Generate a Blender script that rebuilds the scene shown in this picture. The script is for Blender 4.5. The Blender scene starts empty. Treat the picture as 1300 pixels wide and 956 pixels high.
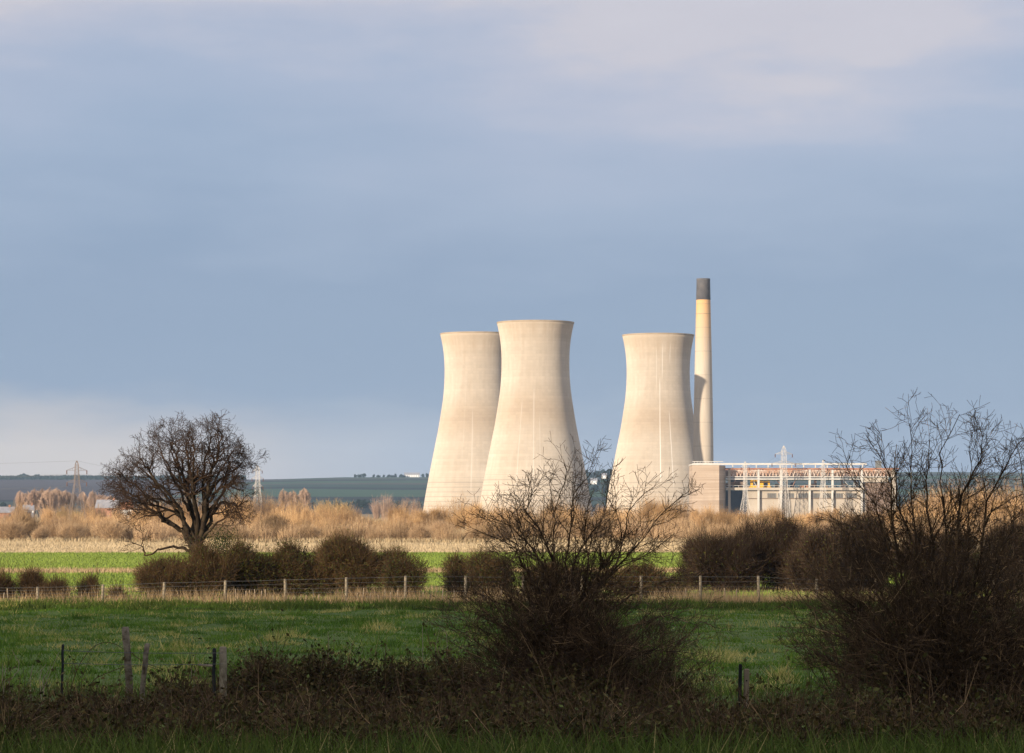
import bpy, math, random
import numpy as np
from mathutils import Vector

C = bpy.context.scene.collection
R = math.radians
F, HX, HY, EYE = 3600.0, 650.0, 646.0, 4.7      # focal length / eye point in photo pixels, eye height
SUN_AZ, SUN_EL = 42.0, 13.0                      # low sun behind the camera's left shoulder

def at(px, py, Y):
    return np.array(((px - HX) * Y / F, Y, EYE + (HY - py) * Y / F))

def gz(y):
    return np.interp(y, [-200, 15, 20, 30, 40, 45, 60, 76, 9000], [3.0, 3.0, 2.8, 1.9, 1.25, 1.1, .5, 0, 0])

# ------------------------------------------------------------------ materials
MATS = {}
def new_mat(name):
    m = bpy.data.materials.new(name); m.use_nodes = True
    nt = m.node_tree; nt.nodes.clear()
    out = nt.nodes.new('ShaderNodeOutputMaterial')
    b = nt.nodes.new('ShaderNodeBsdfPrincipled')
    b.inputs['Roughness'].default_value = .9
    b.inputs['Specular IOR Level'].default_value = .15
    nt.links.new(b.outputs[0], out.inputs[0])
    MATS[name] = m
    return m, nt, b
def N(nt, typ, **kw):
    n = nt.nodes.new(typ)
    for k, v in kw.items(): setattr(n, k, v)
    return n
def setin(nt, sock, v):
    if isinstance(v, bpy.types.NodeSocket): nt.links.new(v, sock)
    elif v is not None: sock.default_value = v
def math_(nt, op, a, b=None, c=None, clamp=False):
    n = N(nt, 'ShaderNodeMath', operation=op, use_clamp=clamp)
    for i, v in enumerate((a, b, c)): setin(nt, n.inputs[i], v)
    return n.outputs[0]
def mixc(nt, f, a, b, blend='MIX'):
    n = N(nt, 'ShaderNodeMix', data_type='RGBA', blend_type=blend)
    setin(nt, n.inputs['Factor'], f)
    for s, v in ((n.inputs[6], a), (n.inputs[7], b)):
        if isinstance(v, tuple) and len(v) == 3: v = v + (1,)
        setin(nt, s, v)
    return n.outputs[2]
def noise(nt, vec, scale, detail=4, rough=.55, dist=0):
    n = N(nt, 'ShaderNodeTexNoise')
    if vec is not None: nt.links.new(vec, n.inputs['Vector'])
    n.inputs['Scale'].default_value = scale; n.inputs['Detail'].default_value = detail
    n.inputs['Roughness'].default_value = rough; n.inputs['Distortion'].default_value = dist
    return n.outputs['Fac']
def maprange(nt, v, a, b, c=0., d=1., smooth=False):
    n = N(nt, 'ShaderNodeMapRange'); n.clamp = True
    if smooth: n.interpolation_type = 'SMOOTHSTEP'
    setin(nt, n.inputs[0], v)
    for i, x in zip((1, 2, 3, 4), (a, b, c, d)): n.inputs[i].default_value = x
    return n.outputs[0]
def mapping(nt, vec, scale=(1, 1, 1), loc=(0, 0, 0)):
    n = N(nt, 'ShaderNodeMapping'); nt.links.new(vec, n.inputs[0])
    n.inputs['Scale'].default_value = scale; n.inputs['Location'].default_value = loc
    return n.outputs[0]
def ramp(nt, f, stops, interp='LINEAR'):
    n = N(nt, 'ShaderNodeValToRGB'); cr = n.color_ramp; cr.interpolation = interp
    while len(cr.elements) < len(stops): cr.elements.new(.5)
    for e, (p, c) in zip(cr.elements, stops): e.position = p; e.color = tuple(c) + (1,)
    setin(nt, n.inputs[0], f)
    return n.outputs[0]
def position(nt): return N(nt, 'ShaderNodeNewGeometry').outputs['Position']
def objco(nt): return N(nt, 'ShaderNodeTexCoord').outputs['Object']
def bump(nt, b, h, strength=.3, dist=.1):
    n = N(nt, 'ShaderNodeBump'); n.inputs['Strength'].default_value = strength
    n.inputs['Distance'].default_value = dist
    nt.links.new(h, n.inputs['Height']); nt.links.new(n.outputs[0], b.inputs['Normal'])

def plain(name, ca, cb, scale=2., rough=.85, bmp=0., metal=0.):
    m, nt, b = new_mat(name)
    n = noise(nt, objco(nt), scale, 6)
    f = maprange(nt, n, .32, .68)
    nt.links.new(mixc(nt, f, ca, cb), b.inputs['Base Color'])
    b.inputs['Roughness'].default_value = rough; b.inputs['Metallic'].default_value = metal
    if bmp: bump(nt, b, n, bmp, .05)
    return m

def tone_mat(name, stops, objvar=.35, patch=None, rough=.85, transl=0.):
    """colour of each twig, leaf or blade from its own 'tone', plus a per-plant variation"""
    m, nt, b = new_mat(name)
    t = N(nt, 'ShaderNodeAttribute', attribute_name='tone').outputs['Fac']
    if patch:
        sc, amt = patch
        n = noise(nt, mapping(nt, position(nt), (1, .45, 1)), sc, 5, .6)
        t = math_(nt, 'ADD', t, maprange(nt, n, .3, .7, -amt, amt), clamp=True)
    col = ramp(nt, t, stops)
    if objvar:
        rnd = N(nt, 'ShaderNodeObjectInfo').outputs['Random']
        v = maprange(nt, rnd, 0, 1, 1 - objvar, 1 + objvar)
        col = mixc(nt, 1.0, col, N(nt, 'ShaderNodeCombineColor').outputs[0], 'MULTIPLY')
        cc = [x for x in nt.nodes if x.bl_idname == 'ShaderNodeCombineColor'][-1]
        for i, k in enumerate((1., .98, .92)):
            nt.links.new(math_(nt, 'POWER', v, (1., 1.05, 1.2)[i]), cc.inputs[i])
    nt.links.new(col, b.inputs['Base Color'])
    b.inputs['Roughness'].default_value = rough
    if transl: 
        tr = N(nt, 'ShaderNodeBsdfTranslucent'); nt.links.new(col, tr.inputs[0])
        ms = N(nt, 'ShaderNodeMixShader'); ms.inputs[0].default_value = transl
        nt.links.new(b.outputs[0], ms.inputs[1]); nt.links.new(tr.outputs[0], ms.inputs[2])
        out = [x for x in nt.nodes if x.bl_idname == 'ShaderNodeOutputMaterial'][0]
        nt.links.new(ms.outputs[0], out.inputs[0])
    return m

# ------------------------------------------------------------------ object helpers
def tag(o, label=None, cat=None, group=None, kind=None):
    if label: o['label'] = label
    if cat: o['category'] = cat
    if group: o['group'] = group
    if kind: o['kind'] = kind
    return o
def empty(name, loc, label, cat, group=None):
    o = bpy.data.objects.new(name, None); o.empty_display_size = .3
    o.location = loc; C.objects.link(o)
    return tag(o, label, cat, group)
def mesh_obj(name, V, loops, counts, mat, parent=None, tone=None, smooth=False, uv=None, loc=None):
    V = np.asarray(V, np.float32)
    me = bpy.data.meshes.new(name)
    counts = np.asarray(counts, np.int32); loops = np.asarray(loops, np.int32)
    me.vertices.add(len(V)); me.vertices.foreach_set('co', V.ravel())
    me.loops.add(len(loops)); me.loops.foreach_set('vertex_index', loops)
    me.polygons.add(len(counts))
    me.polygons.foreach_set('loop_start', np.concatenate(([0], np.cumsum(counts)[:-1])).astype(np.int32))
    me.polygons.foreach_set('loop_total', counts)
    me.polygons.foreach_set('use_smooth', np.full(len(counts), bool(smooth)))
    if uv is not None:
        l = me.uv_layers.new(name='UVMap'); l.data.foreach_set('uv', np.asarray(uv, np.float32)[loops].ravel())
    if tone is not None:
        a = me.attributes.new('tone', 'FLOAT', 'POINT'); a.data.foreach_set('value', np.asarray(tone, np.float32))
    me.update(calc_edges=True)
    if mat: me.materials.append(mat)
    o = bpy.data.objects.new(name, me); C.objects.link(o)
    if parent: o.parent = parent
    if loc is not None: o.location = loc
    return o

class MB:
    """collects shapes; build() links them as one mesh object"""
    def __init__(s): s.V = []; s.L = []; s.K = []; s.T = []; s.n = 0
    def add(s, V, loops, counts, tone=None):
        V = np.asarray(V, float).reshape(-1, 3)
        s.V.append(V); s.L.append(np.asarray(loops, np.int64).ravel() + s.n); s.K.append(np.asarray(counts))
        s.T.append(np.full(len(V), .5) if tone is None else np.asarray(tone)); s.n += len(V)
    def box(s, a, b):
        x0, y0, z0 = np.minimum(a, b); x1, y1, z1 = np.maximum(a, b)
        v = [(x0,y0,z0),(x1,y0,z0),(x1,y1,z0),(x0,y1,z0),(x0,y0,z1),(x1,y0,z1),(x1,y1,z1),(x0,y1,z1)]
        s.add(v, [0,3,2,1, 4,5,6,7, 0,1,5,4, 1,2,6,5, 2,3,7,6, 3,0,4,7], [4]*6)
    def segs(s, p0, p1, r0, r1, k=4, tone=None):
        p0 = np.asarray(p0, float).reshape(-1, 3); p1 = np.asarray(p1, float).reshape(-1, 3); n = len(p0)
        r0 = np.broadcast_to(np.asarray(r0, float), (n,)); r1 = np.broadcast_to(np.asarray(r1, float), (n,))
        d = p1 - p0; d = d / np.maximum(np.linalg.norm(d, axis=1, keepdims=True), 1e-9)
        ref = np.where(np.abs(d[:, 2:3]) < .9, np.array([[0, 0, 1.]]), np.array([[1., 0, 0]]))
        u = np.cross(d, ref); u /= np.maximum(np.linalg.norm(u, axis=1, keepdims=True), 1e-9)
        w = np.cross(d, u)
        a = np.arange(k) * 2 * np.pi / k + .4
        ring = u[:, None] * np.cos(a)[None, :, None] + w[:, None] * np.sin(a)[None, :, None]
        V = np.concatenate((p0[:, None] + ring * r0[:, None, None], p1[:, None] + ring * r1[:, None, None]), 1)
        i = np.arange(k); j = (i + 1) % k
        q = np.stack((i, i + k, j + k, j), 1)
        L = q[None] + (np.arange(n) * 2 * k)[:, None, None]
        t = None if tone is None else np.repeat(np.asarray(tone, float), 2 * k)
        s.add(V.reshape(-1, 3), L.ravel(), np.full(n * k, 4), t)
    def tube(s, pts, r, k=8, cap=True):
        pts = np.asarray(pts, float); m = len(pts); r = np.broadcast_to(np.asarray(r, float), (m,))
        T = np.gradient(pts, axis=0); T /= np.linalg.norm(T, axis=1, keepdims=True)
        ref = np.array([1., 0, 0]) if abs(T[0][2]) > .8 else np.array([0, 0, 1.])
        a = np.arange(k) * 2 * np.pi / k
        V = []
        for i in range(m):
            u = np.cross(T[i], ref); u /= np.linalg.norm(u); w = np.cross(T[i], u)
            V.append(pts[i] + r[i] * (np.cos(a)[:, None] * u + np.sin(a)[:, None] * w))
        V = np.concatenate(V); i = np.arange(k); j = (i + 1) % k
        L = np.concatenate([np.stack((i, i + k, j + k, j), 1) + q * k for q in range(m - 1)]).ravel()
        K = [4] * (k * (m - 1))
        if cap:
            L = np.concatenate((L, i, (m - 1) * k + i[::-1])); K += [k, k]
        s.add(V, L, K)
    def leaves(s, P, size, rng, tone, up=.0):
        n = len(P); size = np.broadcast_to(size, (n,))[:, None]
        a = rng.normal(size=(n, 3)); a[:, 2] += up; a /= np.linalg.norm(a, axis=1, keepdims=True)
        b = np.cross(a, rng.normal(size=(n, 3))); b /= np.linalg.norm(b, axis=1, keepdims=True)
        V = np.stack((P - a * size, P + b * size * .55, P + a * size, P - b * size * .55), 1)
        s.add(V.reshape(-1, 3), np.arange(4 * n), np.full(n, 4), np.repeat(tone, 4))
    def blades(s, P, h, w, rng, tone, lean=.35):
        n = len(P); yaw = rng.uniform(0, 2 * np.pi, n)
        s_ = np.stack((np.cos(yaw), np.sin(yaw), np.zeros(n)), 1) * (np.broadcast_to(w, (n,)) / 2)[:, None]
        h = np.broadcast_to(h, (n,))
        tip = P + np.stack((rng.normal(0, lean, n) * h, rng.normal(0, lean, n) * h, h), 1)
        V = np.stack((P - s_, P + s_, tip), 1)
        s.add(V.reshape(-1, 3), np.arange(3 * n), np.full(n, 3), np.repeat(tone, 3))
    def build(s, name, mat, parent=None, smooth=False, origin=None, tone=True):
        V = np.concatenate(s.V)
        if origin is not None: V = V - np.asarray(origin)
        return mesh_obj(name, V, np.concatenate(s.L), np.concatenate(s.K), mat, parent,
                        np.concatenate(s.T) if tone else None, smooth,
                        loc=None if (origin is None or parent) else origin)
def lathe(name, prof, mat, parent, k=96, smooth=True):
    prof = np.asarray(prof, float); m = len(prof); a = np.arange(k + 1) * 2 * np.pi / k
    V = np.concatenate([np.stack((r * np.cos(a), r * np.sin(a), np.full(k + 1, z)), 1) for r, z in prof])
    uv = np.concatenate([np.stack((a / (2 * np.pi), np.full(k + 1, z)), 1) for r, z in prof])
    i = np.arange(k)
    L = np.concatenate([np.stack((i, i + 1, i + k + 2, i + k + 1), 1) + q * (k + 1) for q in range(m - 1)]).ravel()
    return mesh_obj(name, V, L, [4] * (k * (m - 1)), mat, parent, smooth=smooth, uv=uv)
def copy_tree(o, parent=None):
    c = o.copy(); C.objects.link(c)
    if parent: c.parent = parent
    for ch in o.children: copy_tree(ch, c)
    return c

# ------------------------------------------------------------------ render, camera, light
sc = bpy.context.scene
sc.render.engine = 'CYCLES'
sc.render.resolution_x, sc.render.resolution_y = 1024, 753
try:
    sc.cycles.use_denoising = True
    sc.cycles.denoiser = 'OPENIMAGEDENOISE'
except Exception: pass
sc.cycles.max_bounces = 5; sc.cycles.diffuse_bounces = 2; sc.cycles.volume_bounces = 0
sc.cycles.transparent_max_bounces = 8
sc.view_settings.view_transform = 'Standard'; sc.view_settings.look = 'None'
sc.view_settings.gamma = 1; sc.view_settings.use_curve_mapping = False
sc.view_settings.exposure = .54
cam = bpy.data.cameras.new('camera'); co = bpy.data.objects.new('camera', cam); C.objects.link(co)
cam.sensor_width = 36; cam.lens = F / 1300 * 36
cam.shift_y = (HY - 478) / 1300; cam.clip_start = .5; cam.clip_end = 20000
co.location = (0, 0, EYE); co.rotation_euler = (R(90), 0, 0)
sc.camera = co
sl = bpy.data.lights.new('sun', 'SUN'); so = bpy.data.objects.new('sun', sl); C.objects.link(so)
sl.energy = 5.0; sl.angle = R(.5); sl.color = (1, .85, .665)
A, E = R(SUN_AZ), R(SUN_EL)
SD = np.array((math.sin(A) * math.cos(E), math.cos(A) * math.cos(E), -math.sin(E)))   # the way the light travels
so.rotation_euler = Vector(SD).to_track_quat('-Z', 'Y').to_euler()
so.location = (-300, -300, 200)

w = bpy.data.worlds.new('World'); sc.world = w; w.use_nodes = True
nt = w.node_tree; nt.nodes.clear()
wo = N(nt, 'ShaderNodeOutputWorld'); bg = N(nt, 'ShaderNodeBackground'); nt.links.new(bg.outputs[0], wo.inputs[0])
sky = N(nt, 'ShaderNodeTexSky', sky_type='NISHITA'); sky.sun_disc = False
sky.sun_elevation = E; sky.sun_rotation = math.atan2(-SD[0], -SD[1])
bg.inputs[1].default_value = .1
v = N(nt, 'ShaderNodeTexCoord').outputs['Generated']
sep = N(nt, 'ShaderNodeSeparateXYZ'); nt.links.new(v, sep.inputs[0])
el = sep.outputs[2]
n1 = noise(nt, mapping(nt, v, (5, 5, 22), (3.1, .4, 0)), 1.0, 3, .5)
n2 = noise(nt, mapping(nt, v, (12, 12, 42), (1.7, 2.4, 5)), 1.0, 5, .6)
n3 = noise(nt, mapping(nt, v, (3.2, 3.2, 9), (6.2, .9, 2)), 1.0, 2, .5)
e2 = math_(nt, 'ADD', el, maprange(nt, n1, .3, .7, -.021, .021))
e2 = math_(nt, 'ADD', e2, maprange(nt, n2, .3, .7, -.011, .011))
k = 10.0                                            # colours are divided by the background's strength
def lin(r, g, b, f=1.0): return tuple(f * (((c / 255 + .055) / 1.055) ** 2.4) for c in (r, g, b))
SKYF = .68
cl = ramp(nt, maprange(nt, e2, 0, .25), [
    (.0, lin(168, 182, 204)), (.12, lin(146, 166, 195)), (.30, lin(143, 163, 193)), (.45, lin(159, 176, 203)),
    (.56, lin(170, 183, 208)), (.64, lin(190, 194, 212)), (.68, lin(206, 203, 213)), (.76, lin(211, 208, 217)), (1., lin(190, 192, 202))])
# pale cream break low in the cloud, strongest to the left of the view
lf = maprange(nt, sep.outputs[0], -.01, -.15, 0, 1, True)
n4 = noise(nt, mapping(nt, v, (9, 9, 30), (8.3, 5.1, 1)), 1.0, 4, .55)
low = maprange(nt, math_(nt, 'ADD', el, maprange(nt, n4, .3, .7, -.009, .009)), .047, .016, 0, 1, True)
cl = mixc(nt, math_(nt, 'MULTIPLY', low, math_(nt, 'MULTIPLY_ADD', lf, .9, .04)), cl, lin(219, 209, 205))
# upper sky out of view, brightened with height to lift the ambient light
ov = N(nt, 'ShaderNodeCombineColor'); hi = maprange(nt, el, .25, .6, 1, 1.55, True)
for i in range(3): nt.links.new(hi, ov.inputs[i])
cl = mixc(nt, 1.0, cl, ov.outputs[0], 'MULTIPLY')
lil = maprange(nt, n3, .40, .62, 0, .3, True)
cl = mixc(nt, math_(nt, 'MULTIPLY', lil, maprange(nt, el, .06, .15, 0, .65)), cl, lin(192, 191, 209))
cl = mixc(nt, 1.0, cl, (k * SKYF, k * SKYF, k * SKYF), 'MULTIPLY')
nt.links.new(mixc(nt, .93, sky.outputs[0], cl), bg.inputs[0])

# ------------------------------------------------------------------ ground, hills
m, nt, b = new_mat('pasture_ground')
p = position(nt); sp = N(nt, 'ShaderNodeSeparateXYZ'); nt.links.new(p, sp.inputs[0])
na = noise(nt, mapping(nt, p, (1, .5, 1)), .25, 6, .6); nb = noise(nt, p, .02, 4)
green = mixc(nt, maprange(nt, na, .35, .65), (.06, .095, .016), (.095, .135, .025))
tan = mixc(nt, maprange(nt, na, .35, .65), (.22, .16, .09), (.30, .23, .13))
fy = maprange(nt, math_(nt, 'ADD', sp.outputs[1], maprange(nt, nb, .3, .7, -12, 12)), 300, 306)
nt.links.new(mixc(nt, fy, green, tan), b.inputs['Base Color'])
bump(nt, b, na, .5, .3)
ys = np.concatenate((np.arange(-100, 40, 2.5), np.arange(40, 150, .75), np.arange(150, 420, 15), np.arange(420, 2701, 120)))
xs = np.concatenate((np.arange(-1700, -60, 120), np.arange(-60, 60.1, .75), np.arange(120, 1701, 120)))
rg = np.random.default_rng(3)
def GN(x, y):                                       # gentle undulation of the pasture
    w_ = np.clip((y - 40) / 20, 0, 1) * np.clip((160 - y) / 20, 0, 1)
    return w_ * (.07 * np.sin(x * .9 + 1.5 * np.sin(y * .31)) * np.sin(y * .55 + np.sin(x * .4)) + .045 * np.sin(x * 2.1 + y * .7) * np.sin(y * 1.3 - x * .5))
X, Yg = np.meshgrid(xs, ys); Z = gz(Yg) + GN(X, Yg)
def grid_faces(nr, nc):
    i = np.arange((nr - 1) * nc).reshape(nr - 1, nc)[:, :-1]
    return np.stack((i, i + 1, i + nc + 1, i + nc), -1).ravel(), [4] * ((nr - 1) * (nc - 1))
L, K = grid_faces(*X.shape)
tag(mesh_obj('ground', np.stack((X, Yg, Z), -1).reshape(-1, 3), L, K, m, smooth=True), kind='structure')

m, nt, b = new_mat('hill_fields')
p = position(nt); sp = N(nt, 'ShaderNodeSeparateXYZ'); nt.links.new(p, sp.inputs[0])
wob = noise(nt, mapping(nt, p, (.0012, .0006, 0)), 1.0, 2)
yy = math_(nt, 'ADD', sp.outputs[1], maprange(nt, wob, .3, .7, -160, 160))
yf = maprange(nt, yy, 2400, 5200)
G1, G2, G3, BR, DK = (.018, .042, .028), (.034, .072, .038), (.026, .044, .032), (.062, .052, .042), (.006, .011, .012)  # fields coloured dark in place of cloud shade over the hills
fr = ramp(nt, yf, [(0, DK), (.16, G1), (.24, DK), (.30, G2), (.42, DK), (.47, G1), (.56, BR), (.60, G2), (.68, DK), (.73, G3), (.79, BR), (.84, G2), (.89, DK), (.92, G3)], 'CONSTANT')
fl = ramp(nt, yf, [(0, G3), (.2, DK), (.24, (.048, .036, .040)), (.6, (.060, .044, .048)), (.8, (.050, .038, .042))], 'CONSTANT')
lr = maprange(nt, math_(nt, 'ADD', sp.outputs[0], maprange(nt, wob, .3, .7, -60, 60)), -425, -400)
col = mixc(nt, lr, fl, fr)
fine = noise(nt, mapping(nt, p, (.004, .03, 0)), 1.0, 5, .7)
col = mixc(nt, 1.0, col, mixc(nt, fine, (.45, .45, .5), (1.5, 1.5, 1.4)), 'MULTIPLY')
nt.links.new(col, b.inputs['Base Color'])
xs = np.arange(-1900, 1901, 50.); ys = np.arange(2350, 6001, 50.)
X, Yh = np.meshgrid(xs, ys)
ridge = np.interp(X, [-1900, -900, -430, -300, 100, 190, 420, 700, 1900], [54, 56, 57, 61, 61, 66, 64, 70, 66])
t = np.clip((Yh - 2400) / 2600, 0, 1)
prof = np.interp(Yh, [2350, 2450, 3400, 4400, 5000, 5300, 6000], [-.02, .0, .37, .82, 1., .98, .6])
Z = ridge * prof + np.sin(X / 210.) * np.sin(Yh / 330.) * 1.2 * t
HILLX, HILLY, HILLZ = xs, ys, Z
L, K = grid_faces(*X.shape)
tag(mesh_obj('hills', np.stack((X, Yh, Z), -1).reshape(-1, 3), L, K, m, smooth=True), kind='structure')
def hill_z(x, y):
    if y < 2350: return 0.
    i = int(np.clip((x + 1900) // 50, 0, len(HILLX) - 2)); j = int(np.clip((y - 2350) // 50, 0, len(HILLY) - 2))
    return float(HILLZ[j:j + 2, i:i + 2].mean())

# ------------------------------------------------------------------ air and the cloud that shades the near field
hm = bpy.data.materials.new('haze_air'); hm.use_nodes = True; nt = hm.node_tree; nt.nodes.clear()
o_ = N(nt, 'ShaderNodeOutputMaterial'); pv = N(nt, 'ShaderNodeVolumePrincipled')
pv.inputs['Density'].default_value = 5.5e-5; pv.inputs['Color'].default_value = (.55, .76, 1, 1)
pv.inputs['Anisotropy'].default_value = .0
nt.links.new(pv.outputs[0], o_.inputs['Volume'])
hb = MB(); hb.box((-2100, -180, -3), (2100, 6200, 140))
tag(hb.build('haze', hm, tone=False), kind='stuff')

cm = plain('cloud_white', (.75, .75, .77), (.85, .85, .86), .02)
cb = MB(); rng = np.random.default_rng(9)
def sphere(nu=14, nv=9):
    V = []; 
    for i in range(nv + 1):
        th = math.pi * i / nv
        for j in range(nu): V.append((math.sin(th) * math.cos(2 * math.pi * j / nu), math.sin(th) * math.sin(2 * math.pi * j / nu), math.cos(th)))
    i = np.arange(nv)[:, None] * nu; j = np.arange(nu)[None]; j2 = (j + 1) % nu
    return np.array(V), np.stack((i + j, i + nu + j, i + nu + j2, i + j2), -1).ravel(), [4] * (nu * nv)
SV, SL, SK = sphere()
CLOUD_Q = 114.5
for q in np.arange(-130, CLOUD_Q - 38, 26):
    for tt in np.arange(-90, 43, 22):
        rad = rng.uniform(42, 52); qq = min(q + rng.normal(0, 5), CLOUD_Q - rad)
        if q + 26 >= CLOUD_Q - 38: rad = rng.uniform(44, 50); qq = CLOUD_Q - rad + rng.normal(0, 1.0)
        tg = tt - 205 / math.tan(E)
        # axes on the ground: along the light (sinA, cosA), across it to the left (-cosA, sinA)
        c = np.array((tg * math.sin(A) - qq * math.cos(A), tg * math.cos(A) + qq * math.sin(A), 205 + rng.normal(0, 3)))
        cb.add(SV * (rad, rad, 24) + c, SL, SK)
tag(cb.build('cloud', cm, smooth=True), kind='stuff')

# ------------------------------------------------------------------ cooling towers and chimney
def concrete(name, streaks, warm=0.):
    m, nt, b = new_mat(name)
    uv = N(nt, 'ShaderNodeUVMap').outputs[0]
    sp = N(nt, 'ShaderNodeSeparateXYZ'); nt.links.new(uv, sp.inputs[0])
    u, z = sp.outputs[0], sp.outputs[1]
    co_ = objco(nt)
    base = mixc(nt, maprange(nt, noise(nt, co_, .035, 5, .6), .3, .7), (.475, .412, .335), (.575, .515, .435))
    # weathering runs: long vertical blotches
    cv = N(nt, 'ShaderNodeCombineXYZ'); nt.links.new(math_(nt, 'MULTIPLY', u, 70), cv.inputs[0]); nt.links.new(math_(nt, 'MULTIPLY', z, .045), cv.inputs[1])
    runs = noise(nt, cv.outputs[0], 1.0, 5, .6)
    base = mixc(nt, maprange(nt, runs, .42, .75, 0, .42), base, (.40, .335, .262))
    base = mixc(nt, maprange(nt, runs, .36, .2, 0, .5), base, (.60, .56, .48))
    st = noise(nt, mapping(nt, co_, (.02, .02, .035), (4, 1, 3)), 1.0, 3, .5)
    band = math_(nt, 'MULTIPLY', maprange(nt, z, 40, 54, 0, 1, True), maprange(nt, z, 70, 56, 0, 1, True))
    base = mixc(nt, math_(nt, 'MULTIPLY', math_(nt, 'MULTIPLY_ADD', band, .5, .25), maprange(nt, st, .35, .62)), base, (.40, .315, .23))
    # each lift of shuttering has its own tint; joints show as thin lines
    wn = N(nt, 'ShaderNodeTexWhiteNoise', noise_dimensions='2D')
    lift = math_(nt, 'FLOOR', math_(nt, 'MULTIPLY', z, 1 / 1.6)); pan = math_(nt, 'FLOOR', math_(nt, 'MULTIPLY', u, 72))
    cv2 = N(nt, 'ShaderNodeCombineXYZ'); nt.links.new(lift, cv2.inputs[0]); nt.links.new(pan, cv2.inputs[1])
    nt.links.new(cv2.outputs[0], wn.inputs['Vector'])
    wl = N(nt, 'ShaderNodeTexWhiteNoise', noise_dimensions='1D'); nt.links.new(lift, wl.inputs['W'])
    tint = math_(nt, 'ADD', maprange(nt, wn.outputs['Value'], 0, 1, .965, 1.03), maprange(nt, wl.outputs['Value'], 0, 1, -.035, .035))
    jl = math_(nt, 'LESS_THAN', math_(nt, 'FRACT', math_(nt, 'MULTIPLY', z, 1 / 1.6)), .14)
    tint = math_(nt, 'SUBTRACT', tint, math_(nt, 'MULTIPLY', jl, .05))
    g = N(nt, 'ShaderNodeCombineColor')
    for i in range(3): nt.links.new(tint, g.inputs[i])
    base = mixc(nt, 1.0, base, g.outputs[0], 'MULTIPLY')
    # the rusty rim and the darker rings near the foot
    base = mixc(nt, maprange(nt, math_(nt, 'ADD', z, maprange(nt, runs, .3, .7, -4, 4)), 86, 97, 0, .38), base, (.40, .29, .18))
    rings = math_(nt, 'LESS_THAN', math_(nt, 'ABSOLUTE', math_(nt, 'SUBTRACT', math_(nt, 'PINGPONG', math_(nt, 'SUBTRACT', z, 10), 2.6), 1.3)), .22)
    rings = math_(nt, 'MULTIPLY', rings, maprange(nt, z, 19, 24, .55, 0))
    base = mixc(nt, rings, base, (.27, .24, .20))
    for (uu, z0, z1, wd, amt) in streaks:       # white lime streaks
        du = math_(nt, 'ABSOLUTE', math_(nt, 'SUBTRACT', math_(nt, 'ADD', u, maprange(nt, runs, .3, .7, -.0015, .0015)), uu))
        f = maprange(nt, du, wd, wd * .3, 0, amt)
        zf = math_(nt, 'MULTIPLY', maprange(nt, z, z0, z0 + 5), maprange(nt, z, z1, z1 - 5))
        base = mixc(nt, math_(nt, 'MULTIPLY', f, zf), base, (.78, .75, .70))
    nt.links.new(base, b.inputs['Base Color'])
    b.inputs['Roughness'].default_value = .92
    if 'Diffuse Roughness' in b.inputs: b.inputs['Diffuse Roughness'].default_value = .6
    return m
TP = [(410, 49), (414, 48.0), (420, 46.7), (429, 45), (439, 43.9), (448, 43.2), (459, 43.0), (470, 43.1), (479, 43.5), (488, 44.1),
      (499, 45.3), (510, 46.9), (524.5, 49.2), (539, 51.6), (549, 53.6), (564, 56.7), (578, 59.5), (593, 62.4), (605, 64.8), (622.5, 68.1), (641.5, 71.2), (658, 73.6)]
def spline_prof(pts, n=60):
    y = np.array([p[0] for p in pts]); h = np.array([p[1] for p in pts]); yi = np.linspace(y[0], y[-1], n)
    hi = np.interp(yi, y, h)
    for _ in range(3): hi[1:-1] = (hi[:-2] + 2 * hi[1:-1] + hi[2:]) / 4
    return list(zip(yi, hi))
def cooling_tower(axis, Y, sc_, label, mat):
    s = 1420 / F
    X0 = (axis - HX) * Y / F
    r = empty('cooling_tower', (X0, Y, 0), label, 'cooling tower', 'cooling towers')
    pr = [(h * s * sc_, max(EYE + (HY - y) * s, -.2) * sc_) for y, h in spline_prof(TP)]
    top_r, top_z = pr[0]
    prof = [(q[0] - .7, q[1]) for q in pr[8::-1]] + pr
    lathe('shell', prof[::-1], mat, r, 120)
    lathe('rim', [(top_r - .72, top_z - .2), (top_r - .72, top_z + .3), (top_r + .10, top_z + .3), (top_r + .10, top_z - .35), (top_r + .01, top_z - .4)][::-1], MATS['rim_concrete'], r, 120, False)
    return r
plain('rim_concrete', (.30, .23, .155), (.40, .32, .23), .3)
c1 = concrete('tower_concrete_plain', [(.735, 12, 60, .003, .22), (.70, 30, 80, .0014, .15)])
c2 = concrete('tower_concrete_front', [(.742, 8, 66, .003, .25), (.69, 12, 60, .0022, .22), (.765, 10, 52, .0022, .2)])
c3 = concrete('tower_concrete_streaked', [(.75, 18, 78, .0024, .8), (.792, 15, 60, .0018, .65), (.762, 76, 97, .0022, .5), (.80, 84, 97, .0018, .5), (.733, 70, 96, .0016, .4)])
cooling_tower(679.8, 1420, 1.0, 'pale cooling tower in the middle, largest in view, overlapping the tower behind it', c2)
cooling_tower(604.8, 1565, 1.034, 'cooling tower on the left, its right flank hidden behind the largest tower', c1)
cooling_tower(835.6, 1585, 1.039, 'cooling tower with white lime streaks, beside the tall chimney', c3)

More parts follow.
